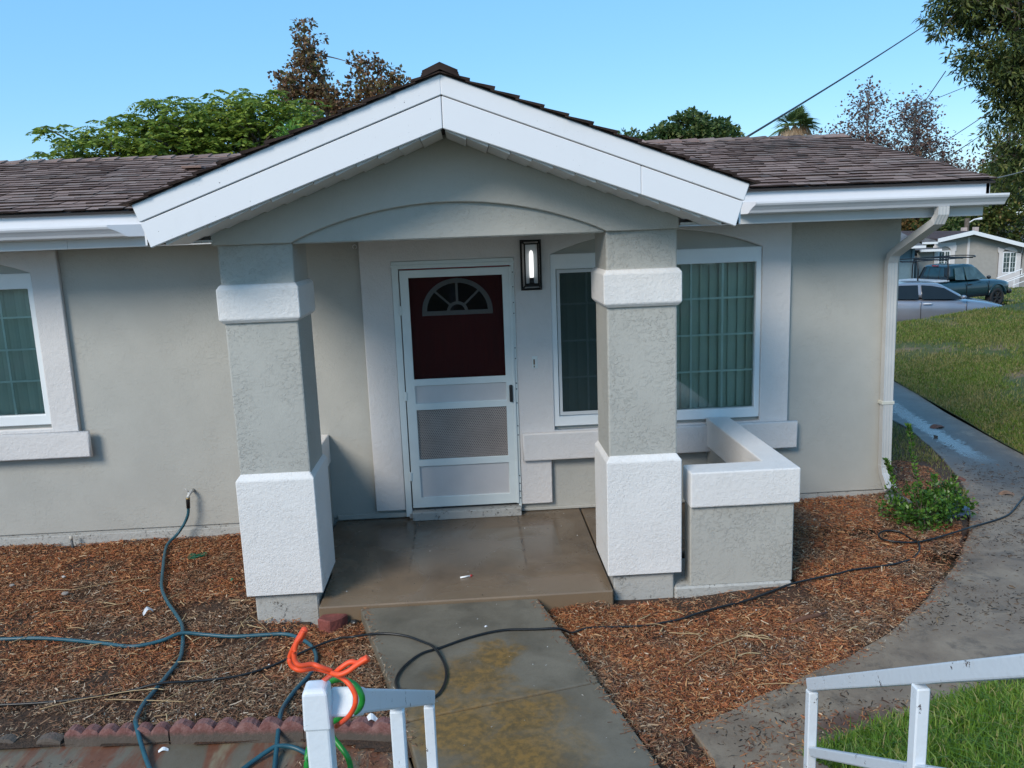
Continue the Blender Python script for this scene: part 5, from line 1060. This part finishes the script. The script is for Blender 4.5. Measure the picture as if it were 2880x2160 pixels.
# large evergreen on the right edge
EV = [(0, (.024,.038,.013)), (.35, (.060,.088,.024)), (.65, (.115,.145,.036)), (.88, (.18,.20,.05)), (1, (.24,.21,.08))]
E5 = [(8.9,7.7,6.2,.85,.9,.75),(8.35,7.6,5.75,.60,.6,.38),(9.4,7.6,5.3,.75,.9,.8),(8.75,7.5,5.0,.38,.5,.32),(9.6,7.5,4.6,.70,.9,.6),(9.25,7.4,4.35,.38,.5,.35),(9.9,7.3,3.9,.66,.8,.55),(10.0,7.2,3.2,.55,.8,.6),(10.3,7.6,6.2,1.2,1.2,1.0),(10.8,7.5,4.8,1.2,1.2,1.6),(9.35,7.25,3.75,.60,.7,.50),(9.30,7.0,3.25,.52,.7,.42),(9.35,6.95,2.85,.48,.6,.25),(9.0,7.3,4.9,.5,.6,.6),(8.15,7.5,6.05,.35,.4,.18)]
P = in_ellipsoids(E5, 900, .3); cl = [(p, .20) for p in P]; V = crown(cl, 42, .115, .27, .2, down=.5)
tree('evergreen_tree', 'large dark evergreen with drooping branches at the right edge', (10.9,8.0,-.2), [(10.9,7.9,3.0),(9.6,7.6,4.6),(10.0,7.3,3.0),(9.2,7.6,5.8),(10.5,7.6,5.6)], cl, V, leafmat('evergreen_leaf', EV, .3), M['bark'], .26, 120, .035)
# shrubs and trees beyond the far houses
for nm, lab, c, Ex, st_ in (('leafy_tree', 'yellow green leafy tree behind the beige house near the right edge', (34.5,50,-2.2), [(34.5,50,2.0,2.2,1.5,2.2),(36.8,50,3.4,2.2,1.5,2.6),(33.4,50,.9,1.5,1.2,1.2)], [(0, (.05,.08,.02)), (.5, (.12,.165,.04)), (.85, (.21,.21,.05)), (1, (.28,.18,.07))]),
    ('leafy_tree', 'rust tinged leafy tree behind the blue grey house', (29.5,50,-2.2), [(28.8,50,1.5,1.7,1.2,1.2),(30.8,50,1.9,1.5,1.2,1.2),(27.0,50,1.3,1.4,1.2,1.0)], [(0, (.05,.06,.02)), (.45, (.11,.13,.04)), (.7, (.23,.14,.05)), (1, (.30,.17,.07))]),
    ('leafy_tree', 'dark green leafy tree behind the white gable peak', (33.0,49,-2.2), [(32.4,49,1.5,1.6,1.2,1.3),(31.2,49.4,.9,1.4,1.0,.9)], DARKG),
    ('leafy_tree', 'tall mixed green tree below the big evergreen at the right edge', (40.2,51.0,-2.4), [(38.6,51,1.8,2.0,1.6,2.4),(39.6,51,3.9,2.2,1.6,2.8),(37.2,51,1.8,1.6,1.4,1.6),(41.5,51,5.2,2.4,1.6,3.0)], [(0, (.04,.065,.02)), (.5, (.10,.145,.035)), (.85, (.19,.20,.05)), (1, (.26,.16,.06))])):
    P = in_ellipsoids(Ex, 300, .35); cl = [(p, .45) for p in P]; V = crown(cl, 30, .24, .6, .3); tree(nm, lab, c, [(c[0], c[1], c[2]+2.2), Ex[0][:3], Ex[1][:3]], cl, V, leafmat('far_leaf', st_), M['bark'], .2, 40, .05)
# small shrub by the downspout
shr = thing('shrub', 'small bright green shrub with two tall shoots at the house corner', 'shrub', (3.62,-.66,-.06))
SH = [(0, (.022,.060,.010)), (.4, (.050,.125,.018)), (.75, (.090,.200,.028)), (1, (.17,.28,.05))]
P = in_ellipsoids([(3.55,-.64,.08,.30,.26,.18),(3.80,-.52,.09,.24,.2,.17),(3.38,-.52,.10,.14,.16,.16),(3.52,-.80,.03,.18,.14,.12),(3.98,-.52,.03,.14,.12,.10)], 170, .2); m = MB()
for p in P[::3]: m.tube([(3.6+random.uniform(-.06,.06),-.64+random.uniform(-.05,.05),-.09), Vector((3.6,-.64,-.05)).lerp(Vector(p), .6)+Vector((0,0,.03)), p], [.005,.004,.002], 4)
cl = [(p, .055) for p in P]; V = crown(cl, 17, .034, .55, .05, down=-.5)
shoots = [[(3.60,-.60,.0),(3.58,-.56,.25),(3.55,-.52,.47),(3.535,-.50,.62),(3.52,-.49,.72)], [(3.45,-.50,.05),(3.43,-.46,.22),(3.40,-.44,.34),(3.37,-.43,.42)], [(3.68,-.62,0),(3.70,-.60,.18),(3.71,-.58,.31)], [(3.90,-.5,0),(3.93,-.47,.16),(3.95,-.46,.26)]]
Vs = [V]
for sh in shoots:
    L = crom(sh, 8); m.tube(L, [.0035]*len(L), 4); C = []; D = []
    for i, p in enumerate(L):
        for s in range(4):
            a = i*2.4+s*1.57; C.append(p); D.append((math.cos(a), math.sin(a), .9))
    Vs.append(leaves(np.array(C, float), np.array(D, float), .040, .55))
put('stems', m.mesh('stems'), M['bark'], shr); put('leaves', fastmesh('lv', np.concatenate(Vs), 4), leafmat('shrub_leaf', SH, .3, .35), shr, kind='stuff')
# overhead lines and pole
wm = simple('cable', (.035,.04,.042), .6)
def wire(label, a, b, sag, r, group='overhead lines'):
    a, b = Vector(a), Vector(b); P = [a.lerp(b, k/16)-Vector((0,0,4*sag*(k/16)*(1-k/16))) for k in range(17)]; o = put('overhead_line', MB().tube(P, r, 5).mesh('w', smooth=True), wm); tag(o, label, 'cable'); return o
wire('thick service cable rising from the roof ridge into the evergreen', (3.051,2.427,3.30), (11.528,13.709,7.078), .03, .013)
wire('steep green cable falling from the evergreen behind the bare sycamores', (14.5,23.5,3.6), (17.475,23.674,7.445), .10, .018)
wire('near level thin wire crossing behind the taller sycamore', (19.561,38.727,6.6), (29.5,39.0,9.9), .12, .018)
wire('upper of the wires fanning up from the right roof edge', (13.3,18.132,3.9), (16.6,18.3,5.85), .04, .012)
wire('middle wire of the fan rising from the right roof edge', (14.0,18.088,3.84), (16.75,18.2,5.55), .10, .009)
wire('lowest wire of the fan rising from the right roof edge', (14.1,18.08,3.82), (16.6,18.2,5.38), .02, .011)
o = wire('pale wire leaving the right corner of the eave', (3.99,-.50,2.665), (8.2,4.9,3.05), .02, .006); o.data.materials[0] = M['palebark']
po = thing('utility_pole', 'brown wooden pole behind the roof of the beige house', 'pole', (32.2,46,-2.2)); put('shaft', MB().tube([(32.2,46,-2.3),(32.2,46,2.05)], [.17,.14], 8).mesh('s', smooth=True), M['bark'], po); put('street_light', MB().tube([(32.2,46,1.7),(32.6,45.9,1.95),(33.1,45.9,2.0)], [.04,.04,.09], 6).mesh('sl'), M['gutter'], po)
# ================================================================== GROUND COVER
def chips(name, n, poly, zf, L=(.012, .048), Wd=(.002, .0055), lift=.012, thin=None, mat='chip', bbox=None, up=.20):
    xs = [p[0] for p in poly]; ys = [p[1] for p in poly]; x = RNG.uniform(min(xs), max(xs), n*3); y = RNG.uniform(min(ys), max(ys), n*3)
    k = inside(x, y, poly)
    if thin is not None: k &= RNG.uniform(size=x.size) > thin(x, y)
    x, y = x[k][:n], y[k][:n]; m = len(x); a = RNG.uniform(0, 2*np.pi, m); l = RNG.uniform(L[0], L[1], m)*RNG.uniform(.6, 1.1, m); w = RNG.uniform(Wd[0], Wd[1], m)
    z = zf(x, y)+RNG.uniform(-.004, lift, m)**1; pt = RNG.normal(0, up, m); rl = RNG.normal(0, .6, m)
    d = np.stack([np.cos(a)*np.cos(pt), np.sin(a)*np.cos(pt), np.sin(pt)], 1); s = np.stack([-np.sin(a)*np.cos(rl), np.cos(a)*np.cos(rl), np.sin(rl)], 1)
    c = np.stack([x, y, z], 1); nn = np.cross(d, s); cv = (l*RNG.normal(0, .09, m))[:, None]*nn+(l*RNG.normal(0, .05, m))[:, None]*s
    l_ = l[:, None]/2; w_ = w[:, None]/2; tp = RNG.uniform(.3, 1, m)[:, None]
    V = np.stack([c-d*l_-s*w_*tp, c-d*l_+s*w_*tp, c+cv-s*w_, c+cv+s*w_, c+d*l_-s*w_*tp, c+d*l_+s*w_*tp], 1).reshape(-1, 3)
    i = np.arange(m)[:, None]*6; F = np.concatenate([i+np.array([0,2,3,1]), i+np.array([2,4,5,3])], 1).reshape(-1, 4)
    return put(name, idxmesh(name, V, F), M[mat], kind='stuff')
def thinL(x, y): 
    q = np.clip((vnoise(x, y, .30, 21)-.62)*3.2, 0, .8)+.03; q = np.where((x > -1.75) & (x < -1.0) & (y > -1.95) & (y < -1.5), .65, q); q = np.where((x < -2.35) & (y < -2.62), .85, q); return q
def thinR(x, y): 
    d = np.clip((-y-1.60)/.26, 0, 1); q = np.where((x > 1.25) & (x < 2.2) & (y > -1.86), .93-.25*d, np.clip((vnoise(x, y, .28, 22)-.64)*3.2, 0, .8)+.03); return np.where((x > .8) & (x <= 1.3) & (y > -1.72), .7, q)
bl = [(-4.6,.0),(-1.28,.0),(-1.28,-1.70),(-.86,-1.72),(-.47,-3.02),(-.95,-2.93),(-1.6,-2.88),(-2.36,-2.84),(-4.6,-2.86)]
chips('wood_chips', 120000, bl, zL, thin=thinL); chips('wood_chips', 9000, bl, lambda x, y: zL(x, y)+.006, (.03, .07), (.004, .009), .014, thinL)
br_ = [(.34,-1.73),(.87,-1.72),(1.30,-1.65),(2.14,-1.65),(2.14,-.01),(4.2,-.01),(4.10,-.35),(3.95,-.60),(3.70,-1.0),(3.40,-1.38),(3.06,-1.72),(2.81,-1.98),(2.42,-2.32),(2.07,-2.55),(1.60,-2.80),(1.17,-3.04),(1.02,-3.14),(1.06,-3.35),(1.07,-3.75),(.86,-3.75),(.80,-3.45)]
chips('wood_chips', 100000, br_, zR, thin=thinR); chips('wood_chips', 7000, br_, lambda x, y: zR(x, y)+.006, (.03, .07), (.004, .009), .014, thinR)
# mounds of finer shredded bark spilling at the bed margins
chips('wood_chips', 6000, [(-1.28,-1.72),(-.84,-1.72),(-.60,-2.5),(-1.2,-2.6)], lambda x, y: zL(x, y)+.012*np.clip(1-np.abs(x+.86-.0*(y))*3, 0, 1), lift=.02)
chips('wood_chips', 3500, [(.34,-1.73),(.80,-1.73),(.95,-1.95),(.52,-2.2)], lambda x, y: zR(x, y)+.035*np.clip(1-np.hypot(x-.72, y+1.74)*3.2, 0, 1), lift=.02)
# chips spilled over the edges of the concrete
def spill(a, b, n, w, zf):
    a, b = np.array(a), np.array(b); u = RNG.uniform(0, 1, n); d = np.abs(RNG.normal(0, w, n)); t_ = (b-a)/np.linalg.norm(b-a); nn = np.array([-t_[1], t_[0]])
    P = a+(b-a)*u[:, None]+nn*d[:, None]; x, y = P[:, 0], P[:, 1]; return x, y, zf(x, y)
def chips_at(x, y, z, L=.035, w=.005, mat='chip'):
    m = len(x); a = RNG.uniform(0, 6.28, m); l = L*RNG.uniform(.3, 1, m); ww = w*RNG.uniform(.5, 1.2, m); d = np.stack([np.cos(a), np.sin(a), RNG.normal(0, .08, m)], 1)*l[:, None]/2; s = np.stack([-np.sin(a), np.cos(a), RNG.normal(0, .3, m)], 1)*ww[:, None]/2; c = np.stack([x, y, z+.003], 1)
    V = np.stack([c-d-s, c+d-s*.6, c+d+s*.6, c-d+s], 1).reshape(-1, 3); return put('wood_chips', fastmesh('spill', V, 4), M[mat], kind='stuff')
X = [spill((.84,-3.75), (.336,-1.722), 260, .03, lambda x, y: walk_z(y)) , spill((-.849,-1.73), (-.42,-3.2), 160, .03, lambda x, y: walk_z(y))]
X[0] = (X[0][0]*1.0-.0, X[0][1], X[0][2])
q = [spill(inner[k+1], inner[k], int(60*math.hypot(inner[k+1][0]-inner[k][0], inner[k+1][1]-inner[k][1])/.3), .045, lambda x, y: np.full_like(x, -.109)) for k in range(0, 14)]
for x, y, z in q: X.append((x, y, z))
x, y, z = (np.concatenate([e[i] for e in X]) for i in range(3)); chips_at(x, y, z)
# long dry straws
def straws(segs):
    m = MB()
    for a, b in segs:
        a, b = Vector(a), Vector(b); mid = a.lerp(b, .5)+Vector((random.uniform(-.012,.012), random.uniform(-.012,.012), .006)); L = crom([a, mid, b], 5); m.tube(L, [.0028]*len(L), 5)
    return m
sg = [((-3.356,-.975,-.085),(-3.071,-.986,-.085)),((-3.071,-.986,-.085),(-2.567,-.824,-.085)),((-2.435,-1.761,-.10),(-2.291,-1.527,-.10)),((-2.749,-1.954,-.10),(-2.483,-1.838,-.10)),((-2.52,-2.596,-.10),(-2.21,-2.492,-.10)),((-2.21,-2.492,-.10),(-1.92,-2.47,-.09)),((-2.193,-2.533,-.10),(-1.721,-2.611,-.10)),((-1.878,-2.646,-.10),(-1.716,-2.41,-.10)),((-1.782,-2.369,-.10),(-1.587,-2.234,-.10)),((-1.628,-1.555,-.10),(-1.411,-1.868,-.10)),((-1.642,-1.818,-.10),(-1.622,-1.579,-.10)),((1.125,-2.532,-.11),(1.379,-2.325,-.11)),((1.379,-2.325,-.11),(1.623,-2.197,-.11)),((1.466,-2.79,-.11),(1.703,-2.81,-.11)),((2.257,-2.216,-.11),(2.323,-2.285,-.11))]
for k in range(70):
    if random.random() < .62: x, y = random.uniform(-3.4, -.9), random.uniform(-2.8, -.4); z = -.10
    else: x, y = random.uniform(.8, 2.9), random.uniform(-2.6, -1.8); z = -.108
    if x > -1.2 and y > -1.8 and x < 0: continue
    if x > 1.9 and y < -2.35: continue
    a = random.uniform(0, 6.28); l = random.uniform(.06, .22); sg.append(((x, y, z), (x+l*math.cos(a)*.9, y+l*math.sin(a)*.9, z+random.uniform(-.005, .01))))
put('dry_straw', straws(sg).mesh('straw', smooth=True), M['straw'], kind='stuff')
# debris on the concrete
pp = [(1.1,-3.10),(1.9,-2.68),(2.9,-2.0),(3.5,-1.4),(4.1,-.6),(4.7,.5),(5.1,1.9),(5.9,2.2),(5.8,1.2),(5.85,-1),(4.5,-2.5),(3.0,-2.9),(2.0,-3.4),(1.1,-3.5)]
def thinP(x, y): return .25+.75*np.clip(vnoise(x, y, .55, 2)*1.9-.35, 0, 1)-.25*((x < 2.2) & (y < -3.0))
chips('path_debris', 15000, pp, lambda x, y: np.full_like(x, -.1085), (.008, .050), (.002, .009), .003, thinP, 'debris', up=.05)
chips('path_debris', 700, [(1.3,-3.15),(2.3,-3.0),(2.3,-3.35),(1.1,-3.6)], lambda x, y: np.full_like(x, -.1075), (.015, .05), (.003, .008), .004, None, 'chip', up=.05)
chips('strip_debris', 700, [(-4,-2.97),(-.6,-3.06),(-.5,-3.4),(-4,-3.4)], lambda x, y: np.full_like(x, -.1485), (.006, .04), (.0015, .005), .003, lambda x, y: .9*(vnoise(x, y, .3, 7) > .45), 'debris', up=.05)
chips('strip_debris', 650, [(-1.0,-3.03),(-.5,-3.06),(-.45,-3.5),(-1.0,-3.5)], lambda x, y: np.full_like(x, -.1465), (.015, .05), (.002, .005), .01, None, 'chip')
t = NT('paint_fleck'); t.col((.6, .6, .58)); M['fleck'] = t.m
chips('paint_flecks', 60, [(-1.1,-1.68),(.8,-1.68),(.8,-.1),(-1.1,-.1)], lambda x, y: np.full_like(x, .0015), (.004, .011), (.003, .007), .001, None, 'fleck', up=.02)
chips('paint_flecks', 40, [(-.75,-1.75),(.32,-1.75),(.75,-3.4),(-.35,-3.2)], lambda x, y: walk_z(y)+.0015, (.004, .014), (.002, .007), .001, None, 'fleck', up=.02)
chips('paint_flecks', 60, [(1.2,-3.0),(3.0,-1.9),(3.3,-1.6),(.9,-2.0)], lambda x, y: zR(x, y)+.012, (.005, .012), (.004, .008), .006, None, 'fleck')
chips('paint_flecks', 70, bl, lambda x, y: zL(x, y)+.012, (.005, .013), (.004, .008), .006, None, 'fleck')
chips('slab_grit', 60, [(-1.1,-1.68),(.8,-1.68),(.8,-.1),(-1.1,-.1)], lambda x, y: np.full_like(x, .0015), (.006, .022), (.004, .009), .001, None, 'debris', up=.02)
# grass blades
def grass(name, x, y, z, hgt, wid, mat, lean=.5):
    n = len(x); a = RNG.uniform(0, 2*np.pi, n); h = hgt*RNG.uniform(.5, 1.25, n); ln = np.abs(RNG.normal(0, lean, n)); b = RNG.uniform(0, 2*np.pi, n)
    d = np.stack([np.cos(b), np.sin(b)], 1)*(ln*h)[:, None]; s = np.stack([np.cos(a), np.sin(a)], 1)*(wid/2*RNG.uniform(.6, 1.3, n))[:, None]
    B = np.stack([x, y, z], 1); S3 = np.concatenate([s, np.zeros((n, 1))], 1); M1 = B+np.concatenate([d*.35, (h*.6)[:, None]], 1); Tp = B+np.concatenate([d, (h*(1-.35*np.minimum(ln, 1)))[:, None]], 1)
    V = np.stack([B-S3, B+S3, M1-S3*.85, M1+S3*.85, Tp-S3*.12, Tp+S3*.12], 1).reshape(-1, 3); i = np.arange(n)[:, None]*6
    F = np.concatenate([i+np.array([0,1,3,2]), i+np.array([2,3,5,4])], 1).reshape(-1, 4); return put(name, idxmesh(name, V, F), M[mat], kind='stuff')
M['grass'] = leafmat('grass_blade', [(0, (.06,.125,.014)), (.35, (.125,.235,.024)), (.7, (.20,.34,.040)), (.86, (.29,.38,.07)), (1, (.52,.42,.19))], .35, .45)
M['grass2'] = leafmat('lawn_blade', [(0, (.075,.120,.016)), (.35, (.135,.205,.028)), (.65, (.20,.265,.042)), (.83, (.28,.27,.08)), (1, (.38,.29,.15))], .35, .5, straw=True)
n = 60000; x = RNG.uniform(1.38, 4.4, n); y = RNG.uniform(-5.2, -2.4, n); k = inside(x, y, [(p[0]-.02+.05*0, p[1]) for p in fge]+[(5.8,-6),(1.38,-6)]) & (vnoise(x, y, .12, 4)*.6+vnoise(x, y, .4, 6)*.6 > .30*RNG.uniform(size=n)+.18)
x, y = x[k], y[k]; grass('grass', x, y, zF(x, y)-.01, .075, .0058, 'grass', .75)
n = 230000; u = RNG.uniform(0, 1, n)**1.0; y = -1.6+RNG.uniform(0, 1, n)**.85*13.0; x = xe(y)+.01+u*(1.2+.42*np.clip(y+2, 0, 12)); 
bare = vnoise(x, y, 1.9, 8)*.55+vnoise(x, y, .8, 3)*.3+vnoise(x, y, .3, 12)*.15; near = np.clip((x-xe(y))/1.2, 0, 1)
k = RNG.uniform(size=n) > np.clip((bare-.47)*6.0, 0, .95)*near; x, y = x[k], y[k]; grass('grass', x, y, lawn_z(x, y)-.012, .065, .0095, 'grass2', .6)
n = 26000; x = RNG.uniform(3.64, 5.3, n); y = RNG.uniform(-.35, 4.5, n); cl_ = vnoise(x, y, .35, 2); k = inside(x, y, [(4.1,-.33),(4.34,-.05),(4.60,.55),(4.82,1.17),(4.99,1.78),(5.15,2.5),(5.2,4.4),(3.66,4.4),(3.66,.9),(4.0,.2)]) & (RNG.uniform(size=n) < np.where(y > 1.15, .85, np.where(x > 3.9+.42*(y+.3)+.15, .55*cl_+.1, .03)))
x, y = x[k], y[k]; grass('grass', x, y, -.12+.10*np.clip(1-(x-3.6)/1.2, 0, 1)-.015, .06, .0065, 'grass2', .6)
n = 26000; x = RNG.uniform(19.5, 33, n); y = RNG.uniform(17, 35.4, n); grass('grass', x, y, street_z(x, y)+.10, .09, .035, 'grass2', .6)
chips('wood_chips', 9000, [(3.66,.02),(4.25,.03),(4.40,.4),(4.55,.9),(4.4,1.15),(3.66,1.2)], lambda x, y: -.12+.10*np.clip(1-(x-3.6)/1.2, 0, 1), thin=lambda x, y: np.full_like(x, .3))
# weeds at the far left of the bed
